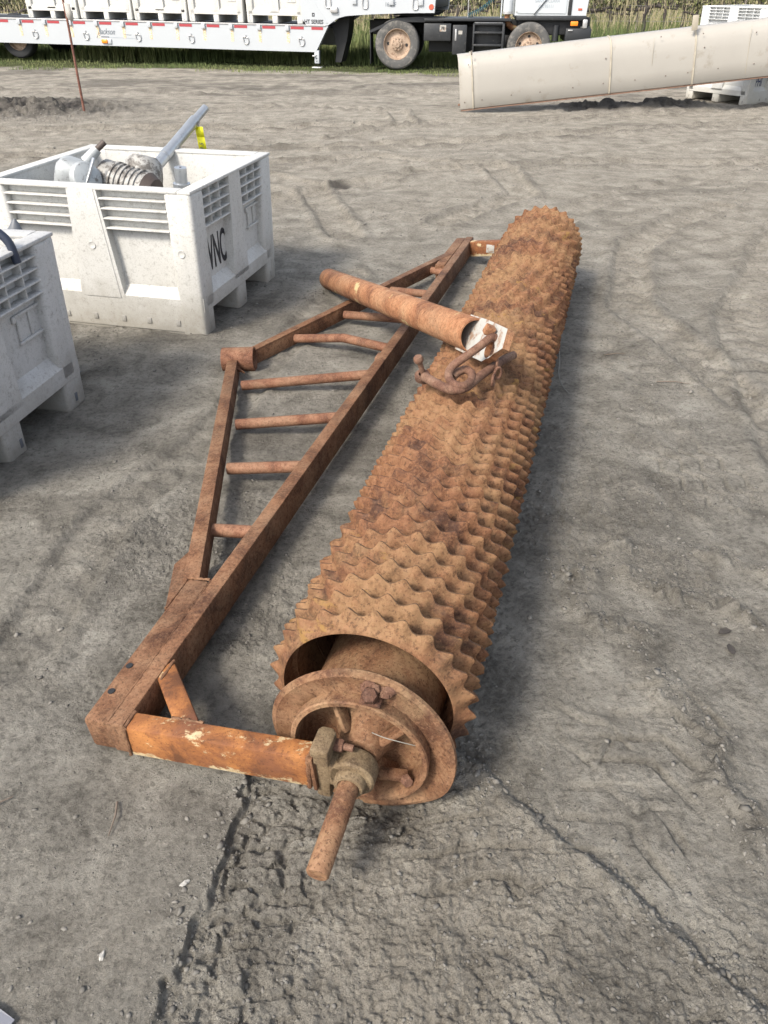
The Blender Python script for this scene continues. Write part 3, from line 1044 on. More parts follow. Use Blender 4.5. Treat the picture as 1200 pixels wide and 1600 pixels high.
# gusset plate where the near rail meets the channel
gp = MB()
gpoly = [(-.700, .255), (-.785, .470), (-.768, .555), (-.700, .410)]
gp.add([fp(a_, b_, -.006) for a_, b_ in gpoly] + [fp(a_ + .006, b_, -.070) for a_, b_ in gpoly],
       [(0, 1, 2, 3), (7, 6, 5, 4), (0, 4, 5, 1), (1, 5, 6, 2), (2, 6, 7, 3), (3, 7, 4, 0)])
gp.build('gusset', 'rust_beam', roller)
# rungs
RUNGS = [((-.775, .72), (-.60, .735)), ((-.915, 1.13), (-.60, 1.19)), ((-1.05, 1.50), (-.595, 1.62)), ((-1.205, 1.90), (-.59, 2.08)),
         ((-1.165, 2.52), (-.585, 2.40)), ((-1.005, 2.90), (-.58, 2.83)), ((-.85, 3.34), (-.575, 3.27)), ((-.70, 3.76), (-.57, 3.70))]
for k, (a, b) in enumerate(RUNGS):
    m = MB()
    p, q = fp(*a, -.045), fp(SB(b[1]) - .02, b[1], -.050)
    mid = (p + q) / 2 + Vector((0, 0.0 if k != 4 else 0.03, 0.0 if k != 4 else 0.02))
    m.tube([p, p * .75 + mid * .25, mid, q * .75 + mid * .25, q], 0.0235, 18)
    m.build('rung', 'rust_rung', roller)
MB().box(fp(-.605, 2.255, -.055), (0.045, 0.07, 0.06), 0.004).build('bracket', 'rust_rung', roller)

# ------------------------------------------------------------------ loose pipe with its end plate, and the hook
PA, PB = Vector((-0.357, 4.96, 0.075)), Vector((0.334, 2.66, 0.600))
pax = (PB - PA).normalized()
pn = Vector((-0.887, -0.17, 0.43))
pn = (pn - pax * pn.dot(pax)).normalized()
pw = pn.cross(pax).normalized()
pipe = thing('steel_pipe', 'loose rusty steel pipe laid across drawbar and roller, white eye plate at its end', 'pipe', PA)
L = (PB - PA).length
Mp = frame((0, 0, 0), pn, pw, pax)
MB().lathe([(0.062, 0), (0.064, .004), (0.064, L - .002), (0.063, L), (0.0575, L), (0.057, L - .05), (0.057, 0.0)], Mp, 48, True).build('tube', 'rust_pipe', pipe)
MB().lathe([(0, .02), (0.0568, .02), (0.0568, .024)], Mp, 40).build('end_cap', 'rust_dark', pipe)
pl = MB()
poly = [(-.070, L - .11), (-.072, L + .150), (-.005, L + .258), (.060, L + .238), (.068, L + .07), (.067, L - .09)]
hole = [(-.026 + .030 * math.cos(a), L + .172 + .030 * math.sin(a) * 1.15) for a in np.linspace(0, 2 * math.pi, 24, endpoint=False)]
bm = bmesh.new()
outv = [bm.verts.new((0.012, p[0], p[1])) for p in poly]
inv = [bm.verts.new((0.012, p[0], p[1])) for p in hole]
ed = [bm.edges.new((outv[i], outv[(i + 1) % len(outv)])) for i in range(len(outv))]
ed += [bm.edges.new((inv[i], inv[(i + 1) % len(inv)])) for i in range(len(inv))]
bmesh.ops.triangle_fill(bm, use_beauty=True, edges=ed)
ex = bmesh.ops.extrude_face_region(bm, geom=bm.faces[:])
for v in [g_ for g_ in ex['geom'] if isinstance(g_, bmesh.types.BMVert)]:
    v.co.x -= 0.028
bmesh.ops.recalc_face_normals(bm, faces=bm.faces[:])
bm.verts.index_update()
vv = [v.co.copy() for v in bm.verts]
ff = [[v.index for v in f.verts] for f in bm.faces]
top = [f for f in ff if all(vv[i].x > 0 for i in f)]
rest = [f for f in ff if not all(vv[i].x > 0 for i in f)]
bm.free()
# the plate: painted face and rusty edge are one mesh with two materials
plm = MB()
plm.add(vv, ff, Mp)
plo = plm.build('eye_plate', 'rust_pipe', pipe, False)
plo.data.materials.append(M['white_paint'])
for p in plo.data.polygons:
    if abs(p.normal.dot(pn)) > 0.9:
        p.material_index = 1

# hook: one long bent rod hooked through the plate's eye, coiled once
HB = PB + pax * 0.175 + pw * (-.018)


def hloc(s, t, z):
    return Vector((-0.0391 + s * 0.9633 + t * 0.2686, 1.259 - s * 0.2686 + t * 0.9633, z))


hook = thing('bent_rod_hook', 'rusty rod bent into a coil, hooked through the white eye plate atop the roller', 'hook', hloc(-.05, 1.2, .52))
HO = hook.location


def hp(l):
    return [hloc(*p) - HO for p in l]


rod1 = spline(hp([(0.074, 1.330, .612), (0.078, 1.308, .650), (0.060, 1.296, .664), (0.033, 1.253, .650), (0.002, 1.222, .630), (-0.034, 1.203, .603),
                  (-0.053, 1.191, .586), (-0.058, 1.166, .572), (-0.043, 1.124, .567), (-0.013, 1.097, .565), (0.011, 1.115, .562), (0.021, 1.166, .561),
                  (0.011, 1.210, .564), (-0.012, 1.227, .566), (-0.034, 1.213, .560), (-0.047, 1.183, .552)]), 6)
MB().tube(rod1, 0.0142, 14).build('rod', 'rust_hook', hook)
rod2 = spline(hp([(-0.157, 1.248, .512), (-0.115, 1.180, .530), (-0.061, 1.110, .547), (-0.018, 1.090, .552), (0.013, 1.121, .553), (0.034, 1.194, .553),
                  (0.063, 1.291, .549), (0.093, 1.398, .540), (0.121, 1.491, .526)]), 7)
MB().tube(rod2, [0.0168] * 20 + [0.0150] * (len(rod2) - 20), 14).build('rod', 'rust_hook', hook)
# eye at the rod's end with an upright headed bolt
e0 = hloc(-0.172, 1.272, .502) - HO
ey = MB()
ey.lathe([(0.012, -.012), (0.026, -.012), (0.028, -.006), (0.028, .006), (0.026, .012), (0.012, .012)], zto((-.15, -.25, 1), e0), 24, True)
ey.build('eye', 'rust_hook', hook)
MB().tube([e0 + Vector((0.01, 0.01, -.03)), e0 + Vector((0, 0, 0.02)), e0 + Vector((-.014, -.008, .062))], 0.0095, 12).build('pin', 'rust_hook', hook)
MB().lathe([(0, -.012), (0.014, -.011), (0.0175, -.004), (0.0175, .006), (0.013, .013), (0, .0135)], zto((-.2, -.15, 1), e0 + Vector((-.016, -.009, .068))), 20).build('pin_head', 'rust_hook', hook)
# square nut on the hooked end, loose chain links under the plate
nt_ = MB().box(hloc(0.048, 1.312, .682) - HO, (0.034, 0.030, 0.034), 0.004, Matrix.Rotation(.5, 4, (0.3, 1, .4)))
nt_.build('nut', 'rust_pipe', hook)
for k, (s, t, z, a) in enumerate(((0.075, 1.300, .60, .2), (0.085, 1.300, .572, 1.5), (0.095, 1.270, .548, .4), (0.085, 1.235, .535, 1.2))):
    q = [Vector((math.cos(u) * 0.013, 0, math.sin(u) * 0.020)) for u in np.linspace(0, 2 * math.pi, 17)]
    m = MB().tube([Matrix.Rotation(a, 3, 'Z') @ p + hloc(s, t, z) - HO for p in q], 0.005, 8, False)
    m.build('chain_link', 'rust_hook', hook)


# ------------------------------------------------------------------ bulk bins
def taper(m, H, k=0.028):
    for v in m.v:
        f = 1 + k * (v.z / H - 0.5)
        v.x *= f
        v.y *= f
    return m


def bin_parts(W, D, H, mat):
    """list of (part name, mesh); x sides show three feet and fork openings, y sides a closed skirt"""
    P = []
    hl = 0.155 * H / .79
    rib_h = 0.20 * H / .79
    it = 0.05

    def put(name, m):
        P.append((name, taper(m, H).mesh(name, mat, True, 40)))
    sh = MB()
    t = 0.018
    zc, zh = (hl + .05 + H - .01) / 2, (H - .01 - hl - .05)
    sh.box((W / 2 - it - t / 2, 0, zc), (t, D - 2 * it - .01, zh))
    sh.box((-W / 2 + it + t / 2, 0, zc), (t, D - 2 * it - .01, zh))
    sh.box((0, D / 2 - it - t / 2, zc), (W - 2 * it - 2 * t - .012, t, zh - .004))
    sh.box((0, -D / 2 + it + t / 2, zc), (W - 2 * it - 2 * t - .012, t, zh - .004))
    sh.box((0, 0, hl + .035), (W - .11, D - .11, .03))
    put('shell', sh)
    cw = 0.15
    for sx in (-1, 1):
        for sy in (-1, 1):
            m = MB()
            m.box((sx * (W / 2 - cw / 2), sy * (D / 2 - .037), (H - .006) / 2 + .003), (cw, .074, H - .012), 0.022, seg=3)
            m.box((sx * (W / 2 - .037), sy * (D / 2 - cw / 2 - .02), (H + hl) / 2 - .004), (.072, cw - .03, H - hl - .016), 0.020, seg=3)
            # moulded disc and notches
            m.lathe([(0, .002), (.014, .002), (.017, .004), (.020, .004), (.021, 0)], zto((0, sy, 0), (sx * (W / 2 - .09), sy * (D / 2 - .0005), H * .60)), 20)
            put('corner_post', m)
    for sx in (-1, 1):
        m = MB()
        wt, wb = .15, .21
        m.prism([(-wt / 2, H - .012), (wt / 2, H - .012), (wb / 2, hl + .05), (-wb / 2, hl + .05)], .052,
                frame((sx * (W / 2 - .027), 0, 0), (0, 1, 0), (0, 0, 1), (1, 0, 0)))
        put('mid_post', m)
    for sy in (-1, 1):
        m = MB()
        wt, wb = .17, .27
        mt = frame((0, sy * (D / 2 - .027), 0), (1, 0, 0), (0, 0, 1), (0, -1, 0))
        for (a, b, e) in ((wt, wb, .052), (wt - .03, wb - .05, .058)):
            m.prism([(-a / 2, H - .012), (a / 2, H - .012), (b / 2, hl + .05), (-b / 2, hl + .05)], e, mt)
        m.lathe([(0, .002), (.014, .002), (.017, .004), (.020, .004), (.021, 0)], zto((0, sy, 0), (0, sy * (D / 2 + .002), H * .62)), 20)
        put('mid_post', m)
    m = MB()
    for sx in (-1, 1):
        m.box((sx * (W / 2 - .036), 0, H - .008), (.074, D, .018), 0.006)
    for sy in (-1, 1):
        m.box((0, sy * (D / 2 - .036), H - .007), (W - .146, .074, .018), 0.006)
    put('rim', m)
    for sx in (-1, 1):
        for sy in (-1, 1):
            m = MB()
            y0, y1 = .078, D / 2 - cw + .015
            ym, yl = sy * (y0 + y1) / 2, y1 - y0
            for k in range(1, 5):
                m.box((sx * (W / 2 - .028), ym, H - .008 - rib_h * k / 4), (.050, yl, .009), 0.003)
            for q in (0.33, 0.67):
                m.box((sx * (W / 2 - .031), sy * (y0 + yl * q), H - .012 - rib_h / 2), (.040, .009, rib_h - .012), 0.002)
            put('rib_grille', m)
            m = MB()
            x0, x1 = .086, W / 2 - cw + .005
            for k in range(1, 5):
                m.box((sx * (x0 + x1) / 2, sy * (D / 2 - .028), H - .008 - rib_h * k / 4), (x1 - x0, .050, .009), 0.003)
            put('rib_grille', m)
    # base ledge with sloping top, all round
    m = MB()
    for sx in (-1, 1):
        m.prism([(0, hl), (0, hl + .075), (-.05, hl + .13), (-.06, hl + .02)] if sx > 0 else [(0, hl), (.06, hl + .02), (.05, hl + .13), (0, hl + .075)],
                D - .02, frame((sx * (W / 2 - .001), 0, 0), (1, 0, 0), (0, 0, 1), (0, 1, 0)))
    for sy in (-1, 1):
        m.prism([(0, .035), (0, hl + .065), (-.05, hl + .12), (-.06, .05)] if sy > 0 else [(0, .035), (.06, .05), (.05, hl + .12), (0, hl + .065)],
                W - .16, frame((0, sy * (D / 2 - .002), 0), (0, 1, 0), (0, 0, 1), (1, 0, 0)))
    put('base_ledge', m)
    for y in (-D / 2 + .075, 0, D / 2 - .075):
        m = MB()
        m.box((0, y, hl / 2 + .006), (W - .012, .135, hl + .010), 0.02, seg=3)
        put('runner', m)
    # small square drain holes and fork notches
    m = MB()
    for sy in (-1, 1):
        for x in (-.28, -.10, .08, .24, .42):
            m.box((x * W / 1.22 + .02, sy * (D / 2 + .0006), hl * .55), (.028, .004, .034), 0.002)
    for sx in (-1, 1):
        for y in (-D / 2 + .075, 0.03, D / 2 - .075):
            m.box((sx * (W / 2 - .0045), y, hl * .40), (.004, .018, .040), 0.002)
    P.append(('drain_hole', taper(m, H).mesh('drain_hole', 'bin_grey' if mat != 'bin_grey' else 'tarp', True)))
    m = MB()
    yy, zz = D * .30, hl + .26
    for dz in (0, .115):
        m.box((W / 2 - it + .006, yy, zz + dz), (.014, .20, .014), 0.004)
    for dy in (-.088, 0, .088):
        m.box((W / 2 - it + .005, yy + dy, zz + .0575), (.010, .012, .10), 0.003)
    for dy in (-.105, .105):
        m.box((W / 2 - it + .006, yy + dy, zz + .105), (.012, .022, .03), 0.006)
    put('card_holder', m)
    return P


def make_bin(label, parts, loc, rz, group=None, rot=None):
    b = thing('bulk_bin', label, 'bin', loc, rot if rot else (0, 0, rz), group)
    for nm, me in parts:
        if nm == 'drain_hole':
            me2 = link('drain_hole', me, b)
        else:
            link(nm, me, b)
    return b


W1, D1, H1 = 1.22, 1.12, 0.79
bp = bin_parts(W1, D1, H1, 'bin')
rz1 = math.atan2(-.237, .9715)
c1 = Vector((-.985, 4.10, 0)) + Vector((-.9715, .237, 0)) * W1 / 2 + Vector((.237, .9715, 0)) * D1 / 2
bin1 = make_bin('open white bulk bin marked VNC, holding a gearbox, motor and shafts', bp, (c1.x, c1.y, 0.0), rz1)
# VNC stencil on the right side, in the near panel
tm = frame((W1 / 2 - .0485, -.335, .325), (0, 1, 0), (0, 0, 1), (1, 0, 0))
text('VNC', .255, 'lettering', bin1, tm, 'lettering', 0.0, 0.46, 0.004, 0.001)
bp2 = bin_parts(W1, D1, H1, 'bin_grey')
rz2 = math.atan2(-.19, .98)
c2 = Vector((-1.415, 3.345, 0)) + Vector((-.98, .19, 0)) * W1 / 2 - Vector((.19, .98, 0)) * D1 / 2
bin2 = make_bin('greyish scuffed bulk bin cut by the left edge of the view, nearest the camera', bp2, (c2.x, c2.y, 0.0), rz2)

# contents of the VNC bin
gb = thing('gearbox', 'pale cast gearbox with a clamped cover in the white VNC bin', 'gearbox', (-1.78, 4.80, 0.30))
m = MB()
m.tube([(-.06, .04, .30), (-.02, .0, .42)], 0.10, 24)
m.box((-.02, 0, .42), (.22, .18, .20), 0.06, Matrix.Rotation(.35, 4, (0.2, 1, 0.2)), 4)
m.build('housing', 'cast', gb)
MB().tube([(0, 0, -.12), (-.03, .02, .34)], 0.13, 20).build('foot', 'cast', gb)
cv = MB().lathe([(0, .035), (.05, .034), (.085, .02), (.095, .0), (.095, -.02)], zto((.72, -.62, .30), (.07, -.075, .43)), 28)
cv.build('cover', 'cast', gb)
MB().bar((.060, -.140, .37), (.125, -.050, .535), 0.018, 0.014, 0.003).build('clamp_bar', 'galv', gb)
MB().tube([(.05, .02, .50), (.12, .05, .565)], [.035, .028], 16).build('input_neck', 'cast', gb)
MB().tube([(.115, .05, .56), (.165, .07, .60)], 0.017, 14).build('input_shaft', 'motor_dark', gb)
mt = thing('electric_motor', 'grimy finned electric motor lying beside the gearbox in the white VNC bin', 'motor', (-1.52, 4.88, 0.30))
ma, mbv = Vector((-.14, .02, .40)), Vector((.13, -.08, .34))
md = (mbv - ma).normalized()
m = MB().tube([ma, mbv], .105, 28)
m.build('body', 'motor', mt)
for k in range(6):
    p = ma.lerp(mbv, .30 + k * .11)
    MB().lathe([(.100, -.010), (.114, -.006), (.114, .006), (.100, .010)], zto(md, p), 32, True).build('cooling_fin', 'motor', mt)
MB().tube([mbv, mbv + md * .05], [.11, .085], 24).build('end_bell', 'motor_dark', mt)
MB().lathe([(0, .15), (.07, .145), (.105, .11), (.115, .04), (.115, -.05)], zto((.2, .2, 1), (.07, .05, .37)), 24).build('terminal_cover', 'motor', mt)
MB().lathe([(0, .006), (.028, .006), (.032, 0)], zto((.35, -.5, .75), (.115, -.005, .47)), 14).build('plug', 'rust_pipe', mt)
MB().tube([ma, ma - md * .07], [.075, .04], 20).build('drive_end', 'rust_dark', mt)
MB().tube([(0, 0, -.12), (0, -.02, .33)], 0.10, 16).build('foot', 'motor', mt)
s0, s1 = Vector((-1.60, 4.80, .52)), Vector((-1.165, 5.62, .985))
sd = (s1 - s0).normalized()
shf = thing('drive_shaft', 'long bright steel shaft leaning out over the back wall of the white VNC bin', 'shaft', s0)
MB().tube([Vector((0, 0, 0)), (s1 - s0) - sd * .13], 0.034, 24).build('shaft_tube', 'galv', shf)
MB().lathe([(.034, 0), (.037, .002), (.037, .05), (.034, .052)], zto(sd, (s1 - s0) * .52), 24).build('collar', 'galv', shf)
MB().tube([(s1 - s0) - sd * .132, (s1 - s0)], [.026, .024], 20).build('journal', 'galv', shf)
MB().tube([(s1 - s0) * .66 + Vector((0, 0, -.03)), (s1 - s0) * .66 + Vector((.01, -.01, -.10))], 0.014, 10).build('lug', 'galv', shf)
yt0 = s1 - sd * .115
yt = MB()
pts = [(0.0, 0, -.038), (.004, .003, -.10), (.010, .0, -.17), (.018, -.006, -.245)]
for i in range(3):
    a, b = Vector(pts[i]), Vector(pts[i + 1])
    yt.add([a + Vector((-.026, 0, 0)), a + Vector((.026, -.01, 0)), b + Vector((.026, -.01, 0)), b + Vector((-.026, 0, 0))], [(0, 1, 2, 3)])
ytr = thing('hang_tag', 'bright yellow paper tag hanging from the top of the leaning steel shaft', 'tag', yt0 - sd * 0.01 + Vector((.02, -.02, 0)))
yo = yt.build('tag_strip', 'yellow', ytr)
sol = yo.modifiers.new('thickness', 'SOLIDIFY')
sol.thickness = 0.001
MB().tube([Vector((0, 0, -.04)), Vector((-.01, 0.03, .02)), Vector((-.03, .05, .035))], 0.002, 6).build('tie', 'string', ytr)
text('3 4 5', .035, 'grey_letter', ytr, frame((.010, -.0115, -.205), Vector((.03, 0, .25)).normalized(), (-1, .1, .1), (0, -1, 0)), 'handwriting', 0.2, 1, 0, .0004)
ss = thing('stub_shaft', 'short round steel shaft end standing in the near right corner of the white VNC bin', 'shaft', (-1.095, 4.43, .245))
MB().tube([(-.03, .03, -.02), (0, 0, .52)], .046, 22).build('sleeve', 'galv', ss)
MB().tube([(-.002, .001, .50), (.006, -.006, .60)], .033, 22).build('journal', 'galv', ss)
MB().lathe([(0, .0012), (.006, .0012), (.006, -.002)], zto((.08, -.07, 1), (.006, -.006, .6000)), 10).build('centre_hole', 'motor_dark', ss)

# dark sheet-covered heap between the two bins, strap over the near bin's rim
tp = MB()
ng = 26
vs, fs = [], []
for i in range(ng):
    for j in range(ng):
        x, y = -1 + 2 * i / (ng - 1), -1 + 2 * j / (ng - 1)
        r = min(1.0, math.hypot(x, y))
        z = 0.80 * (1 - r ** 3.2) * (0.89 + 0.04 * x) + 0.07 * math.exp(-((x - .28) ** 2 + y * y) * 14) + 0.03 * mnoise.noise((x * 3, y * 3, 1))
        vs.append((x * .15, y * .11, max(0.0, z)))
for i in range(ng - 1):
    for j in range(ng - 1):
        fs.append((i * ng + j, (i + 1) * ng + j, (i + 1) * ng + j + 1, i * ng + j + 1))
tp.add(vs, fs)
to = tp.build('covered_heap', 'tarp')
to.location = (-1.70, 3.585, .01)
tag(to, 'dark grey plastic-covered heap rising between the two left-hand bins', 'covered heap')
sp_ = MB().tube(spline([(0.045, 0, -.06), (0.030, 0, .025), (-.03, 0, .075), (-.12, .0, .085), (-.22, .01, .04), (-.30, .02, -.10)], 6), 0.017, 12)
so = sp_.build('hose_loop', 'strap')
so.location = (-1.505, 3.08, .80)
tag(so, 'dark navy hose loop bulging over the rim of the near grey bin', 'hose')

# ------------------------------------------------------------------ rusty stake with a white rag
st = thing('marker_stake', 'thin rusty stake leaning in the dark soil heap on the left', 'stake', (-4.58, 13.13, 0))
MB().tube([(0, 0, -.1), (.010, 0, .66), (.018, 0, 1.22), (.0, 0, 1.85)], [.019, .017, .016, .015], 10).build('rod', 'rust_stake', st)
fg = MB()
fg.add([(.022, -.02, 1.42), (.11, -.03, 1.40), (.118, -.02, 1.22), (.10, -.032, 1.19), (.045, -.028, 1.215), (.024, -.02, 1.26)],
       [(0, 1, 2, 3, 4, 5)])
fo = fg.build('rag', 'paper', st)
fo.modifiers.new('thickness', 'SOLIDIFY').thickness = 0.004

# ------------------------------------------------------------------ cream chute
ch = thing('conveyor_chute', 'long cream sheet-metal chute lying aslant with one end on the soil', 'chute', (1.20, 13.4, 0.0), (0, -math.atan(.099), 0))
CL = 7.2
prof = [(0.02, 0.012), (0.0, 0.03), (-.004, .25), (0.0, .45), (.018, .58), (.055, .67), (.11, .725), (.19, .752), (.30, .757)]
m = MB()
n = len(prof)
vs, fs = [], []
xs = [-.01 + CL * i / 24 for i in range(25)]
for i, x in enumerate(xs):
    for k, (y, z) in enumerate(prof):
        wv = 0.006 * mnoise.noise((x * .9, k * .5, 3.0))
        vs.append((x, y + wv, z * (1 + .004 * x)))
for i in range(len(xs) - 1):
    for k in range(n - 1):
        fs.append((i * n + k, (i + 1) * n + k, (i + 1) * n + k + 1, i * n + k + 1))
m.add(vs, fs)
co_ = m.build('sheet', 'chute', ch, True, 60)
co_.modifiers.new('thickness', 'SOLIDIFY').thickness = 0.006
MB().box((CL / 2, .012, .006), (CL, .022, .012), .003).build('bottom_edge', 'chute_edge', ch)
MB().box((CL / 2, .60, .02), (CL, .02, .03), .003).build('back_rail', 'chute_edge', ch)
for x in (.19, 2.28, 3.53, 5.9):
    m = MB()
    for (a, b) in zip(prof[:-1], prof[1:]):
        pa, pb = Vector((x, a[0] - .006, a[1] * (1 + .004 * x))), Vector((x, b[0] - .006, b[1] * (1 + .004 * x) + .002))
        dd = (pb - pa).normalized()
        m.bar(pa - dd * .004, pb + dd * .004, .022, .018, .002, up=(0, -dd.z, dd.y))
    m.build('rib', 'chute_rib', ch)
m = MB().box((.165, .03, .86), (.02, .02, .12), .003)
MB().box((3.48, -.004, .83), (.085, .02, .19), .003).build('upright_tab', 'chute_rib', ch)
MB().box((.19, -.012, .77), (.024, .014, .06), .004).build('rib_tip', 'dark_bolt', ch)
MB().box((4.32, -.0045, .40), (.006, .004, .62), .001).build('seam', 'chute_rib', ch)
MB().box((2.90, -.0045, .52), (.005, .004, .36), .001).build('seam', 'chute_rib', ch)
for k, (x, z) in enumerate([(.06, .12), (.14, .62), (.33, .13), (.78, .15), (1.22, .15), (1.72, .16), (2.18, .17), (2.2, .50), (2.66, .17), (3.12, .18), (3.45, .19),
                            (3.62, .68), (3.66, .50), (3.9, .20), (4.43, .21), (4.9, .2), (4.4, .62), (3.0, .70)]):
    d = MB().lathe([(0, .006), (.006, .005), (.009, .002), (.009, -.01)], zto((0, -1, .05), (x, -.006, z)), 10)
    d.build('bolt_head', 'dark_bolt', ch)
for y in (.05, .5):
    MB().tube([(6.6, y, .02), (6.75, y, -.70)], .025, 10).build('leg', 'chute_edge', ch)

# ------------------------------------------------------------------ stacked white bins on the right
HB_ = 0.67
bp3 = bin_parts(1.22, 1.22, HB_, 'bin_clean')
rz3 = R(33)
ex_, ey_ = Vector((math.cos(rz3), math.sin(rz3), 0)), Vector((-math.sin(rz3), math.cos(rz3), 0))
cc = Vector((5.86, 14.0, 0)) + ex_ * .61 + ey_ * .61
bz = max(0.0, gz(cc.x - .8, cc.y)) * 0.0
bA = make_bin('clean white bulk bin lettered PHI behind the chute, bottom of its stack', bp3, (cc.x, cc.y, 0.0), rz3, None)
bB = make_bin('clean white empty bulk bin on top of the bin lettered PHI', bp3, (cc.x + .02, cc.y, HB_ + .003), rz3, None)
text('PHI', .19, 'blue_letter', bA, frame((-.415, -.61 + .0485, .268), (1, 0, 0), (0, 0, 1), (0, -1, 0)), 'lettering', 0, .62, .002, .001)

# ------------------------------------------------------------------ lowboy trailer
TY = math.atan(-.2)
tr = thing('lowboy_trailer', 'long white lowboy trailer with red reflective tape and a raised gooseneck', 'trailer', (-1.27, 20.404, 0), (0, R(.67), TY))
DT, DB, TL = .842, .335, 14.0
m = MB()
m.prism([(-TL, DB + .02), (-.36, DB), (-.30, DB), (-.01, DT - .02), (-.0, DT), (-TL, DT)], .12, frame((0, .06, 0), (1, 0, 0), (0, 0, 1), (0, -1, 0)))
m.build('side_beam', 'trailer_white', tr, False)
MB().prism([(-TL, DB + .02), (-.36, DB), (-.0, DT), (-TL, DT)], .12, frame((0, 2.44, 0), (1, 0, 0), (0, 0, 1), (0, -1, 0))).build('side_beam', 'trailer_white', tr, False)
MB().box((-TL / 2, 1.25, DT - .03), (TL, 2.26, .05), .004).build('deck', 'chassis', tr)
MB().box((-TL / 2, -.004, DT + .008), (TL - .1, .02, .03), .004).build('rub_rail', 'grey_steel', tr)
for k in range(20):
    x = -1.09 - .672 * k + .14
    if x < -TL + .3:
        break
    pk = MB().box((x, -.022, DT - .052), (.085, .045, .10), .006).build('stake_pocket', 'trailer_white', tr)
    MB().box((x + .01, -.0022, DT - .052 - .17), (.065, .003, .24), .0).build('rust_streak', 'rust_streak', pk)
    MB().box((x + .23, -.0025, DT - .045), (.31, .004, .055), .0).build('reflective_tape', 'red_tape', tr)
for x in (-.07 - .2,):
    MB().box((x + .02, -.0025, DT - .045), (.27, .004, .055), .0).build('reflective_tape', 'red_tape', tr)
for k in range(10):
    x = -.62 - 1.335 * k
    if x < -TL + .4:
        break
    q = [(0, .085), (.012, .03), (.05, .03), (.062, -.03), (.045, -.08), (.0, -.10), (-.045, -.08), (-.060, -.03), (-.066, .045), (-.03, .035), (-.005, .05)]
    MB().tube(spline([(x + a, -.018, .555 + b) for a, b in q], 3), .0095, 8).build('tie_down_ring', 'grey_steel', tr)
lt = MB().box((-5.50, -.02, .432), (.16, .05, .085), .03, seg=3).build('marker_lamp', 'amber', tr)
MB().box((-5.38, -.01, .432), (.10, .03, .10), .01).build('lamp_bracket', 'trailer_white', tr)
# gooseneck
m = MB()
m.prism([(-.60, 1.75), (-.60, .97), (-.50, .86), (-.005, .855), (.10, .92), (.24, 1.00), (.42, 1.045), (1.0, 1.085), (1.75, 1.12), (2.40, 1.135), (2.42, 1.45),
         (1.6, 1.50), (.6, 1.60), (.2, 1.75)], .10, frame((0, .045, 0), (1, 0, 0), (0, 0, 1), (0, -1, 0)))
m.build('gooseneck_side', 'trailer_white', tr, False)
m = MB()
m.prism([(-.60, 1.75), (-.60, .97), (-.005, .855), (.24, 1.00), (1.0, 1.085), (2.40, 1.135), (2.42, 1.45), (.6, 1.60)], .10, frame((0, 2.42, 0), (1, 0, 0), (0, 0, 1), (0, -1, 0)))
m.build('gooseneck_side', 'trailer_white', tr, False)
MB().box((.9, 1.23, 1.30), (3.0, 2.24, .16), .01).build('gooseneck_deck', 'chassis', tr)
MB().prism([(-.52, 1.5), (-.05, .90), (.0, .90), (-.46, 1.5)], .008, frame((0, -.0085, 0), (1, 0, 0), (0, 0, 1), (0, -1, 0))).build('weld_strip', 'trailer_white', tr)
MB().prism([(.0, .86), (.18, .99), (.42, 1.03), (.36, .62), (.26, .30), (.20, .12), (.06, .12), (.10, .40)], .5, frame((0, .62, 0), (1, 0, 0), (0, 0, 1), (0, -1, 0))).build('gooseneck_lift', 'chassis', tr, False)
MB().prism([(1.45, 1.12), (1.62, 1.05), (2.25, 1.05), (2.40, 1.14)], 1.6, frame((0, 1.2, 0), (1, 0, 0), (0, 0, 1), (0, -1, 0))).build('kingpin_plate', 'chassis', tr, False)
for x in (.02, .86, 1.98):
    q = [(0, .12), (.05, .10), (.06, -.04), (.04, -.075), (0, -.085), (-.04, -.075), (-.06, -.04), (-.05, .10), (0, .12)]
    MB().tube(spline([(x + a, -.022, 1.255 + b + .02 * (x > 0)) for a, b in q], 3), .011, 8).build('tie_down_ring', 'grey_steel', tr)
for x in (.62, 1.45, 2.1):
    MB().box((x, -.02, 1.345), (.10, .05, .16), .006).build('stake_pocket', 'trailer_white', tr)
MB().box((.16, -.03, 1.155), (.17, .07, .11), .02).build('valve_bracket', 'grey_steel', tr)
MB().lathe([(0, .012), (.05, .012), (.056, .0)], zto((0, -1, 0), (2.33, -.004, 1.24)), 24).build('round_reflector', 'reflector', tr)
# landing jack
jk = MB().box((-.285, .06, .24), (.11, .11, .26), .006).build('landing_jack', 'trailer_white', tr)
MB().box((-.285, .06, .02), (.22, .20, .045), .008).build('jack_foot', 'grey_steel', jk)
for k in range(4):
    MB().lathe([(0, .002), (.012, .002), (.012, -.002)], zto((0, -1, 0), (-.285, .004, .10 + .055 * k)), 12).build('pin_hole', 'chassis', jk)
MB().box((-.345, -.01, .26), (.07, .06, .03), .006).build('jack_handle', 'grey_steel', jk)
TX = lambda x, z, y=-.0065: frame((x, y, z), (1, 0, 0), (0, 0, 1), (0, -1, 0))
text('HT SERIES', .110, 'lettering', tr, TX(-.545, .885), 'lettering', 0, .92, .003)
MB().prism([(-.03, -.035), (.03, -.035), (.03, .035), (-.03, .035), (-.03, -.01), (-.012, -.012), (-.012, .014), (.012, .014), (.012, -.014), (-.03, -.014)], .004, TX(-.33, 1.055)).build('emblem', 'lettering', tr, False)
text('Jackson', .17, 'grey_letter', tr, TX(-5.62, .575, -.0025), 'script_lettering', .45, .78)
MB().tube(spline([(-5.70, -.003, .50), (-5.63, -.003, .60), (-5.585, -.003, .72)], 4), .006, 6).build('script_stroke', 'grey_letter', tr)
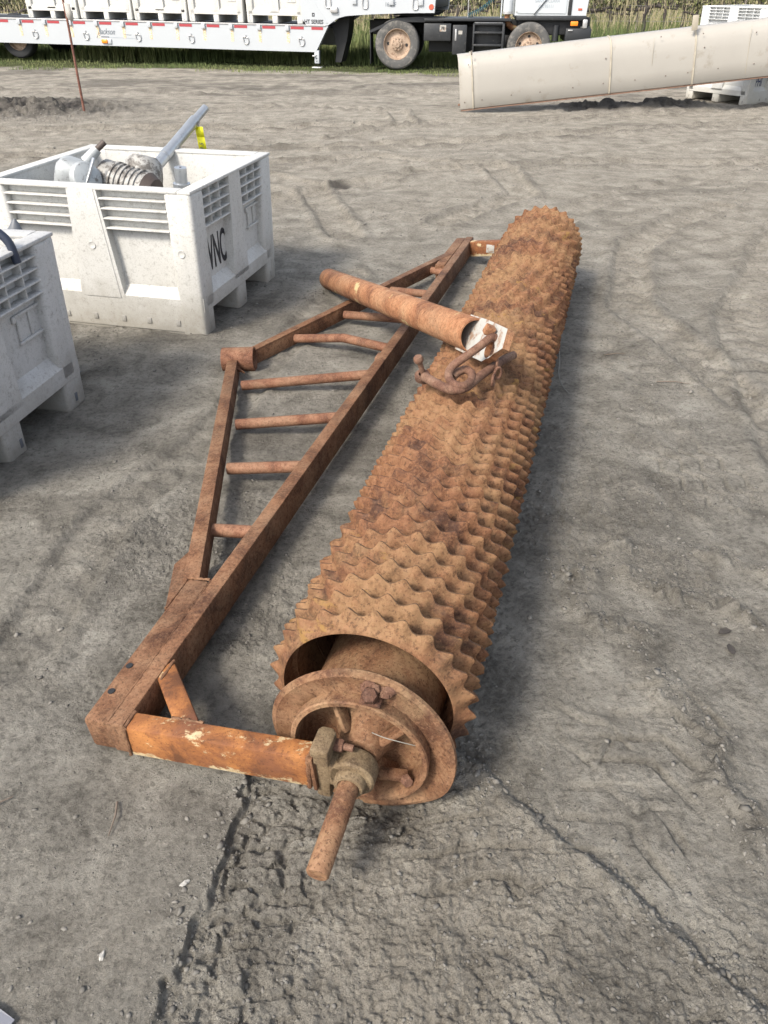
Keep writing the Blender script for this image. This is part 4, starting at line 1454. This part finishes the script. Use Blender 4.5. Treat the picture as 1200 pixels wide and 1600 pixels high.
MB().bar((-5.0, -.003, .578), (-4.80, -.003, .575), .002, .008, 0, (0, 0, 1)).build('script_stroke', 'grey_letter', tr)
MB().bar((-5.58, -.003, .522), (-5.38, -.003, .522), .002, .02, 0, (0, 0, 1)).build('script_line', 'grey_letter', tr)
MB().bar((-5.36, -.003, .517), (-4.72, -.003, .505), .002, .007, 0, (0, 0, 1)).build('script_line', 'faint_letter', tr)
text('165AF', .115, 'grey_letter', tr, TX(1.30, 1.235), 'lettering', 0, .85)


def wheel(parent, x, y, z, rad, wd, dish=True, name='wheel', tmat='tyre'):
    """tyre in a plane normal to local y; outer face towards -y"""
    o = bpy.data.objects.new(name, None)
    COL.objects.link(o)
    o.parent = parent
    mt_ = zto((0, -1, 0), (x, y, z))
    h = wd / 2
    k = rad / .5
    ty = MB().lathe([(.29 * k, -h * .8), (.36 * k, -h), (.45 * k, -h), (.485 * k, -h * .85), (.497 * k, -h * .6), (.5 * k, 0), (.497 * k, h * .6), (.485 * k, h * .85),
                     (.455 * k, h), (.45 * k, h * 1.01), (.38 * k, h * 1.02), (.32 * k, h * .95), (.295 * k, h * .85)], mt_, 56)
    ty.build('tyre', tmat, o)
    rm = MB().lathe([(.295 * k, h * .80), (.305 * k, h * .9), (.30 * k, h * .95), (.285 * k, h * .85), (.27 * k, h * .30), (.235 * k, h * .22), (.15 * k, h * .42),
                     (.13 * k, h * .45), (.125 * k, h * .62), (.07 * k, h * .70), (.06 * k, h * .95), (.0, h * .97)], mt_, 48)
    for q in range(10):
        a = q * math.pi / 5
        rm.lathe([(0, .035), (.014, .033), (.016, 0)], mt_ @ Matrix.Translation((.125 * k * math.cos(a) * .88, .125 * k * math.sin(a) * .88, h * .58)), 6)
    ro = rm.build('rim', 'rim', o)
    for q in range(2 if dish else 5):
        a = math.pi * (.98 + q) if dish else (math.pi / 2 + q * 2 * math.pi / 5)
        MB().lathe([(0, .004), (.032 * k, .004), (.034 * k, -.02)], mt_ @ Matrix.Translation((.205 * k * math.cos(a), .205 * k * math.sin(a), h * .31)), 14).build('hand_hole', 'chassis', ro)
    return o


for k, x in enumerate((-7.95, -9.2, -10.45)):
    wheel(tr, x, .30, .44, .44, .26, tmat='tyre_dark')
    wheel(tr, x, 2.2, .44, .44, .26, tmat='tyre_dark')
MB().box((-9.2, 1.25, .44), (2.8, .12, .12), .01).build('axle', 'chassis', tr)

# bins on the trailer
BW, BH = 1.335, .80
tb = bin_parts(1.20, BW, BH, 'bin')
Mtr = Matrix.Translation((-1.27, 20.404, 0)) @ Matrix.Rotation(TY, 4, 'Z') @ Matrix.Rotation(R(.67), 4, 'Y')
lab = ['dirty white bulk bin on the trailer deck next to the gooseneck',
       'bluish white bulk bin second from the gooseneck on the trailer deck',
       'white bulk bin third from the gooseneck on the trailer deck',
       'white bulk bin fourth from the gooseneck, behind the stake rag',
       'white bulk bin on the trailer deck left of the rusty stake']
for k in range(5):
    x = -1.28 - 1.372 * k - .03 * (k > 0)
    if k:
        x -= .0
    y0 = .70
    mw = Mtr @ Matrix.Translation((x - .0, y0, DT + .022)) @ Matrix.Rotation(R(-90 + (1.2 if k == 0 else random.uniform(-.6, .6))), 4, 'Z')
    b = make_bin(lab[k], tb, (0, 0, 0), 0, 'bulk bins on the lowboy trailer')
    b.matrix_world = mw

# ------------------------------------------------------------------ tractor unit
KY = math.atan(-.1)
tk = thing('truck_tractor', 'white cab-over truck tractor with black frame coupled to the trailer', 'truck', (.29, 20.161, 0), (0, 0, KY))
wheel(tk, 0, .16, .505, .50, .27)
wheel(tk, 0, .50, .505, .50, .27, tmat='tyre_dark')
wheel(tk, 0, 2.2, .505, .50, .27, tmat='tyre_dark')
wheel(tk, 2.93, .14, .47, .48, .27, dish=False)
wheel(tk, 2.93, 2.2, .47, .48, .27, tmat='tyre_dark')
MB().tube([(0, .5, .5), (0, 2.2, .5)], .11, 16).build('axle', 'chassis', tk)
MB().tube([(2.93, .3, .46), (2.93, 2.2, .46)], .07, 12).build('axle', 'chassis', tk)
MB().box((1.75, .85, .80), (4.9, .09, .28), .006).build('frame_rail', 'chassis', tk)
MB().box((1.75, 1.65, .80), (4.9, .09, .28), .006).build('frame_rail', 'chassis', tk)
# rear fender: sloped black plate and mudflap
MB().prism([(-.62, .72), (-.62, .77), (-.05, 1.0), (.45, 1.03), (1.02, 1.03), (1.02, .93), (.50, .93), (-.02, .93)], .55, frame((0, .30, 0), (1, 0, 0), (0, 0, 1), (0, -1, 0))).build('fender', 'black_paint', tk, False)
MB().box((-.605, .30, .43), (.02, .52, .62), .004).build('mudflap', 'chassis', tk)
MB().prism([(-.2, 1.04), (.1, 1.12), (.75, 1.12), (.9, 1.04)], 1.0, frame((0, 1.25, 0), (1, 0, 0), (0, 0, 1), (0, -1, 0))).build('fifth_wheel', 'chassis', tk, False)
MB().box((1.55, .55, .98), (1.9, 1.2, .05), .004).build('deck_plate', 'black_paint', tk)
MB().box((1.55, .55, .60), (1.7, .5, .5), .02).build('air_tank', 'chassis', tk)
# boxes and steps on the side
tbx = MB().box((.90, .09, .745), (.60, .24, .33), .012).build('tool_box', 'tool_box', tk)
st_ = MB().box((1.02, -.032, .82), (.14, .003, .12), .0).build('sticker', 'white_paint', tbx)
text('78', .08, 'lettering', tbx, TX(.975, .795, -.0355), 'lettering', 0, 1, .002)
bt = MB().box((1.395, .06, .605), (.31, .30, .56), .012).build('battery_box', 'tool_box', tk)
MB().box((1.41, -.093, .745), (.085, .004, .07), .0).build('sticker', 'white_paint', bt)
MB().box((1.31, -.095, .70), (.035, .012, .22), .005).build('latch', 'grey_steel', bt)
stp = MB()
for z in (.90, .74, .50):
    stp.box((2.02, .13, z), (.62, .26, .04), .006)
stp.box((2.35, .13, .62), (.05, .26, .62), .006)
stp.box((1.70, .13, .62), (.04, .26, .60), .006)
stp.box((2.02, .22, .66), (.62, .04, .56), .004)
stp.build('side_steps', 'tool_box', tk)
MB().box((2.02, .05, .925), (.62, .10, .02), .003).build('step_tread', 'grey_steel', tk)
# cab
CX0, CX1, CB = 2.57, 4.10, 1.06
cabm = MB()
cabm.prism([(CX0, CB), (CX1, CB), (CX1 + .03, 1.45), (CX1 - .04, 2.05), (CX1 - .22, 2.75), (CX0 + .05, 2.80), (CX0, 2.7)], 2.25, frame((0, 1.16, 0), (1, 0, 0), (0, 0, 1), (0, -1, 0)))
cab = cabm.build('cab', 'cab_white', tk, False)
MB().box(((CX0 + CX1) / 2 + .03, 1.10, CB - .045), (CX1 - CX0 - .02, 2.15, .085), .01).build('cab_sill', 'tool_box', cab)
dr = MB().prism([(2.63, 1.10), (3.66, 1.10), (3.66, 1.85), (2.63, 1.85)], .02, frame((0, .030, 0), (1, 0, 0), (0, 0, 1), (0, -1, 0))).build('door', 'cab_white', cab, False)
MB().prism([(2.75, 1.90), (3.72, 1.90), (3.66, 2.5), (2.75, 2.5)], .02, frame((0, .030, 0), (1, 0, 0), (0, 0, 1), (0, -1, 0))).build('window', 'glass', cab, False)
MB().box((3.74, .026, 1.38), (.075, .02, .62), .003).build('door_pillar', 'tool_box', cab)
MB().bar((2.98, .016, 1.08), (3.62, .016, 1.80), .012, .045, .002, (0, -1, 0)).build('grab_strap', 'black_paint', cab)
MB().box((3.96, .030, 1.175), (.085, .012, .04), .004).build('badge', 'reflector', cab)
text('SANTA CLARA', .085, 'faint_letter', cab, TX(2.98, 1.30, .018), 'lettering', 0, .95, .001)
text('CA 95111', .085, 'faint_letter', cab, TX(3.06, 1.20, .018), 'lettering', 0, .95, .001)
MB().box((2.63, .026, 1.135), (.07, .01, .03), .002).build('door_plate', 'grey_steel', cab)
# underside, bumper, lamps
MB().box((3.45, .70, .86), (1.55, 1.1, .32), .02).build('engine_bay', 'chassis', tk)
bmp = MB()
bmp.box((3.98, .62, .70), (.56, 1.2, .26), .03)
bmp.box((4.12, 1.16, .72), (.22, 2.2, .30), .03)
bmp.build('bumper', 'black_paint', tk)
MB().box((3.87, .03, .915), (.16, .03, .085), .012).build('turn_lamp', 'amber', tk)
MB().box((4.10, .03, .91), (.10, .05, .17), .02).build('corner_trim', 'grey_steel', tk)
MB().box((3.80, .005, .79), (.10, .02, .025), .004).build('latch', 'grey_steel', tk)
MB().tube([(3.50, .16, .58), (3.50, .16, .88)], .07, 14).build('air_drier', 'black_paint', tk)
# exhaust stack
MB().tube([(2.42, .28, 1.09), (2.42, .28, 2.6)], .105, 24).build('exhaust_stack', 'cab_white', tk)
MB().lathe([(.107, 1.08), (.112, 1.08), (.112, 1.13), (.107, 1.13)], Matrix.Translation((2.42, .28, 0)), 24, True).build('stack_clamp', 'grey_steel', tk)
MB().tube(spline([(2.42, .28, 1.10), (2.42, .28, .98), (2.46, .30, .88), (2.62, .40, .80), (2.8, .6, .78)], 5), .058, 16).build('exhaust_elbow', 'rust_pipe', tk)
MB().tube([(2.28, .24, .97), (2.28, .24, 2.6)], .014, 8).build('grab_rail', 'cab_white', tk)
# coiled air line up to the back of the cab
cpts = []
for k in range(260):
    u = k / 259
    c_ = Vector((1.55, .55, 1.03)).lerp(Vector((2.35, .65, 1.62)), u) + Vector((0, 0, -.10 * math.sin(u * math.pi)))
    a = u * 2 * math.pi * 20
    cpts.append(c_ + Vector((.0, math.cos(a) * .05, math.sin(a) * .05)) + Vector((-.6, 0, .8)) * math.cos(a) * .01)
MB().tube(cpts, .010, 6).build('air_line', 'coil', tk)
MB().tube([(1.55, .55, 1.0), (1.55, .55, 1.7)], .010, 8).build('line_post', 'grey_steel', tk)


# ------------------------------------------------------------------ grass
def blades(n, xy, hmin, hmax, wd, tone_off, seed):
    rng = np.random.default_rng(seed)
    x, y = xy(rng, n)
    n = len(x)
    z = ground_z(x, y, 0.05)
    h = hmin + (hmax - hmin) * rng.random(n) ** 1.3
    h = h * (0.45 + 0.9 * vnoise(x * 1.1, y * 1.1, 201))
    a = rng.random(n) * 6.283
    ln = (rng.random(n) - .3) * .55 * h
    dx, dy = np.cos(a), np.sin(a)
    ww = wd * (0.6 + .8 * rng.random(n))
    b = rng.random(n) * 6.283
    lx, ly = np.cos(b) * ln, np.sin(b) * ln
    base = np.stack([x, y, z - .01], -1)
    V = np.stack([base + np.stack([-dx * ww, -dy * ww, 0 * h], -1), base + np.stack([dx * ww, dy * ww, 0 * h], -1),
                  base + np.stack([lx * .35 + dx * ww * .7, ly * .35 + dy * ww * .7, h * .6], -1),
                  base + np.stack([lx * .35 - dx * ww * .7, ly * .35 - dy * ww * .7, h * .6], -1),
                  base + np.stack([lx, ly, h], -1)], 1)
    i = np.arange(n)[:, None] * 5
    q = np.concatenate([i + np.array([0, 1, 2]), i + np.array([0, 2, 3]), i + np.array([3, 2, 4])], 0)
    tone = np.repeat(np.clip(tone_off + .35 * (rng.random(n) - .5) + .5 * (vnoise(x * .8, y * .8, 203) - .5), 0, 1), 5)
    return V.reshape(-1, 3), q, tone


def strip(y0, y1, x0=-16, x1=14, sl=-.16):
    def f(rng, n):
        x = x0 + (x1 - x0) * rng.random(n)
        y = y0 + (y1 - y0) * rng.random(n) + sl * x
        return x, y
    return f


def patchy(y0, y1):
    def f(rng, n):
        x, y = strip(y0, y1)(rng, n)
        k = (vnoise(x * 1.6, y * 1.6, 207) * .6 + vnoise(x * 5, y * 5, 208) * .4) > .47 - .12 * (y + .16 * x - y0)
        return x[k], y[k]
    return f


sets = [blades(26000, patchy(18.9, 21.2), .015, .075, .006, .50, 1), blades(30000, strip(21.2, 24.0), .10, .36, .009, .38, 2),
        blades(26000, strip(23.2, 28.0), .25, .75, .011, .45, 3), blades(20000, strip(28.0, 44.0, -26, 30), .2, .6, .018, .5, 4)]
off = 0
VV, QQ, TT = [], [], []
for V, q, t in sets:
    VV.append(V)
    QQ.append(q + off)
    TT.append(t)
    off += len(V)
go = scatter_mesh('grass', np.concatenate(VV), np.concatenate(QQ), 3, np.concatenate(TT), 'grass', '')
tag(go, 'green grass and weeds growing under and behind the trailer', 'grass', None, 'stuff')


# ------------------------------------------------------------------ vineyard
def vine_meshes(seed):
    rng = random.Random(seed)
    m = MB()
    pts = [Vector((0, 0, -.05))]
    for k in range(5):
        pts.append(pts[-1] + Vector((rng.uniform(-.05, .05), rng.uniform(-.03, .03), .19)))
    m.tube(pts, [.075, .055, .05, .048, .055, .07], 9)
    top_ = pts[-1]
    arms = []
    for sx in (-1, 1):
        q = [top_]
        for k in range(4):
            q.append(q[-1] + Vector((sx * .21, rng.uniform(-.03, .03), rng.uniform(-.04, .06))))
        m.tube(q, [.05, .042, .036, .03, .02], 8)
        arms += q[1:]
    canes = []
    for p in arms + [top_]:
        for r_ in range(4):
            q = [p]
            d = Vector((rng.uniform(-.35, .35), rng.uniform(-.35, .35), 1)).normalized()
            for k in range(4):
                d = (d + Vector((rng.uniform(-.25, .25), rng.uniform(-.25, .25), -.10))).normalized()
                q.append(q[-1] + d * rng.uniform(.09, .20))
            m.tube(q, [.014, .010, .008, .006, .003], 5)
            canes.append(q)
    trunk = m.mesh('trunk', 'bark', True)
    vs, qs, tn = [], [], []
    for q in canes:
        for k in range(10):
            p = q[rng.randrange(1, 5)] + Vector((rng.gauss(0, .06), rng.gauss(0, .06), rng.gauss(0, .06)))
            s = rng.uniform(.022, .06)
            a = Vector((rng.gauss(0, 1), rng.gauss(0, 1), rng.gauss(0, 1))).normalized()
            b = a.orthogonal().normalized()
            c_ = a.cross(b)
            o = len(vs)
            vs += [p + b * s, p + c_ * s * .8, p - b * s, p - c_ * s * .8]
            qs.append((o, o + 1, o + 2, o + 3))
            t = rng.choice((.1, .2, .45, .55, .65, .8))
            tn += [t] * 4
    # dry hanging canes and straw
    for k in range(160):
        p = Vector((rng.uniform(-.9, .9), rng.gauss(0, .12), rng.uniform(.35, 1.25)))
        d = Vector((rng.gauss(0, .2), rng.gauss(0, .15), rng.choice((1, 1, -1)))) * rng.uniform(.12, .38)
        s = Vector((rng.uniform(.006, .012), 0, 0))
        o = len(vs)
        vs += [p - s, p + s, p + d + s * .4, p + d - s * .4]
        qs.append((o, o + 1, o + 2, o + 3))
        t = rng.choice((.8, .95, 1.0, .6))
        tn += [t] * 4
    me = bpy.data.meshes.new('foliage')
    me.from_pydata([tuple(v) for v in vs], [], qs)
    at = me.attributes.new('tone', 'FLOAT', 'POINT')
    at.data.foreach_set('value', tn)
    me.materials.append(M['leaf'])
    return trunk, me


VV_ = [vine_meshes(s) for s in range(6)]
vr = random.Random(11)
rows = []
for r_i, y0 in enumerate((27.4, 30.6, 33.8, 37.0, 40.2)):
    x = -17 - 2 * r_i
    lim = 18 + 3.5 * r_i
    rows.append((y0, x, lim))
    k = 0
    while x < lim:
        xx = x + vr.uniform(-.15, .15)
        yy = y0 - .16 * xx
        v = thing('grapevine', 'gnarled grapevine with young leaves in the vineyard rows behind the trailer and truck', 'grapevine',
                  (xx, yy, gz(xx, yy) - .02), (0, 0, R(-9) + vr.choice((0, math.pi)) + vr.uniform(-.15, .15)), 'grapevines in the vineyard rows')
        s = vr.uniform(.9, 1.15)
        v.scale = (s, s, s * vr.uniform(1.0, 1.2))
        tmesh, lmesh = VV_[vr.randrange(6)]
        link('trunk', tmesh, v)
        link('foliage', lmesh, v)
        x += 1.75
        k += 1
# trellises: one thing per row
names = ['nearest', 'second', 'third', 'fourth', 'farthest']
for (y0, xa, xb), nm in zip(rows, names):
    tl = thing('trellis', f'wire vineyard trellis with thin weathered posts, {nm} row behind the truck', 'trellis', (0, y0, 0), (0, 0, math.atan(-.16)))
    x = xa
    while x < xb:
        px_ = x * 1.0127 + .9
        MB().tube([(px_, .05, -.2), (px_ + vr.uniform(-.03, .03), .05, 1.75)], .032, 8).build('post', 'post', tl)
        x += 5.25
    for z in (.75, 1.12, 1.5):
        MB().tube([(xa * 1.0127, .05, z), ((xa + xb) / 2, .05, z - .03), (xb * 1.0127, .05, z)], .005, 5).build('wire', 'wire', tl)
# the rest of the vineyard, far off
FV, FQ, FT = [], [], []
rng = np.random.default_rng(77)
nfar = 26000
ry = 43.5 + 3.2 * rng.integers(0, 14, nfar)
x = (rng.random(nfar) * 2 - 1) * (ry * .75)
y = ry - .16 * x + rng.normal(0, .2, nfar)
z = .25 + 1.25 * rng.random(nfar)
s = .05 + .09 * rng.random(nfar)
a = rng.normal(size=(nfar, 3))
a /= np.linalg.norm(a, axis=1)[:, None]
b = np.cross(a, rng.normal(size=(nfar, 3)))
b /= np.linalg.norm(b, axis=1)[:, None]
p = np.stack([x, y, z], -1)
V = np.stack([p + a * s[:, None], p + b * s[:, None], p - a * s[:, None], p - b * s[:, None]], 1).reshape(-1, 3)
q = np.arange(nfar)[:, None] * 4 + np.arange(4)
fo_ = scatter_mesh('far_vineyard', V, q, 4, np.repeat(rng.random(nfar), 4), 'leaf', '')
tag(fo_, 'distant rows of vines merging into one mass', 'vineyard', None, 'stuff')

# ------------------------------------------------------------------ small litter


def scrap(pts, mat, name, label, cat, x, y, rz=0.0, up=.006, th=.002):
    m = MB()
    n = len(pts)
    m.add([(p[0], p[1], p[2]) for p in pts], [tuple(range(n))])
    o = m.build(name, mat, None, False)
    o.location = (x, y, gz(x, y) + up)
    o.rotation_euler = (0, 0, rz)
    o.modifiers.new('thickness', 'SOLIDIFY').thickness = th
    return tag(o, label, cat)


def wad(name, label, cat, x, y, s, seed, mat='paper'):
    bm = bmesh.new()
    bmesh.ops.create_icosphere(bm, subdivisions=2, radius=1)
    for v in bm.verts:
        k = 1 + .7 * mnoise.noise(v.co * 1.7 + Vector((seed, 0, 0)))
        v.co = Vector((v.co.x * s * 1.5 * k, v.co.y * s * .7 * k, v.co.z * s * .5 * k))
    me = bpy.data.meshes.new(name)
    bm.to_mesh(me)
    bm.free()
    me.materials.append(M[mat])
    o = link(name, me)
    o.location = (x, y, gz(x, y) + s * .3)
    o.rotation_euler = (0, 0, seed)
    return tag(o, label, cat)


wad('paper_scrap', 'small crumpled white scrap on the soil below the end of the drawbar', 'scrap', -.44, .93, .0075, .7)
wad('paper_scrap', 'small crumpled white scrap on the smooth soil at the lower left', 'scrap', -.575, .775, .0065, 1.6)
wad('paper_scrap', 'tiny white scrap beside the near side rail of the drawbar', 'scrap', -.735, 2.90, .017, 2.2)
scrap([(-.055, -.03, 0), (-.01, -.03, .006), (.04, -.035, 0), (.045, .03, .0), (.0, .035, .007), (-.05, .035, 0)], 'clear', 'plastic_strip',
      'pale ribbed plastic piece at the bottom left corner of the view', 'plastic piece', -.757, .643, -.35, .012, .004)
for k, (x, y) in enumerate(((1.05, 1.74), (1.04, 1.66))):
    scrap([(-.022, 0, 0), (-.008, .012, .004), (.012, .010, .006), (.024, -.003, .001), (.006, -.012, .004), (-.010, -.010, .002)], 'dry_leaf', 'dead_leaf',
          ('dark dead leaf on the grey soil right of the roller, the farther of two' if k == 0 else 'dark dead leaf on the grey soil right of the roller, the nearer of two'),
          'leaf', x, y, .3 + k * 1.3, .006, .001)
TW = [((-.645, 1.13), (-.64, 1.04), 'dry twig on the dark soil left of the end arm'), ((-.98, 1.08), (-.90, 1.14), 'dry twig at the left edge of the view on the soil'),
      ((1.36, 3.52), (1.52, 3.50), 'straw-like twig on the soil right of the roller'), ((1.18, 3.86), (1.30, 3.88), 'small dry stick on the soil behind the other twigs, right of the roller')]
for a_, b_, lb_ in TW:
    a3, b3 = Vector((*a_, gz(*a_) + .006)), Vector((*b_, gz(*b_) + .006))
    mid = (a3 + b3) / 2 + Vector((.006, .004, .006))
    o = MB().tube([a3 - a3, mid - a3, b3 - a3], [.0028, .0024, .0012], 6).build('twig', 'twig')
    o.location = a3
    tag(o, lb_, 'twig')
g0 = Vector((.93, 3.95, .03))
o = MB().tube([v - g0 for v in spline([(.935, 3.93, .10), (.915, 3.75, .05), (.89, 3.62, .015), (.885, 3.50, .012), (.90, 3.40, .012)], 6)], .0022, 6).build('loose_string', 'string')
o.location = g0
tag(o, 'thin pale string trailing on the soil along the right side of the roller', 'string')
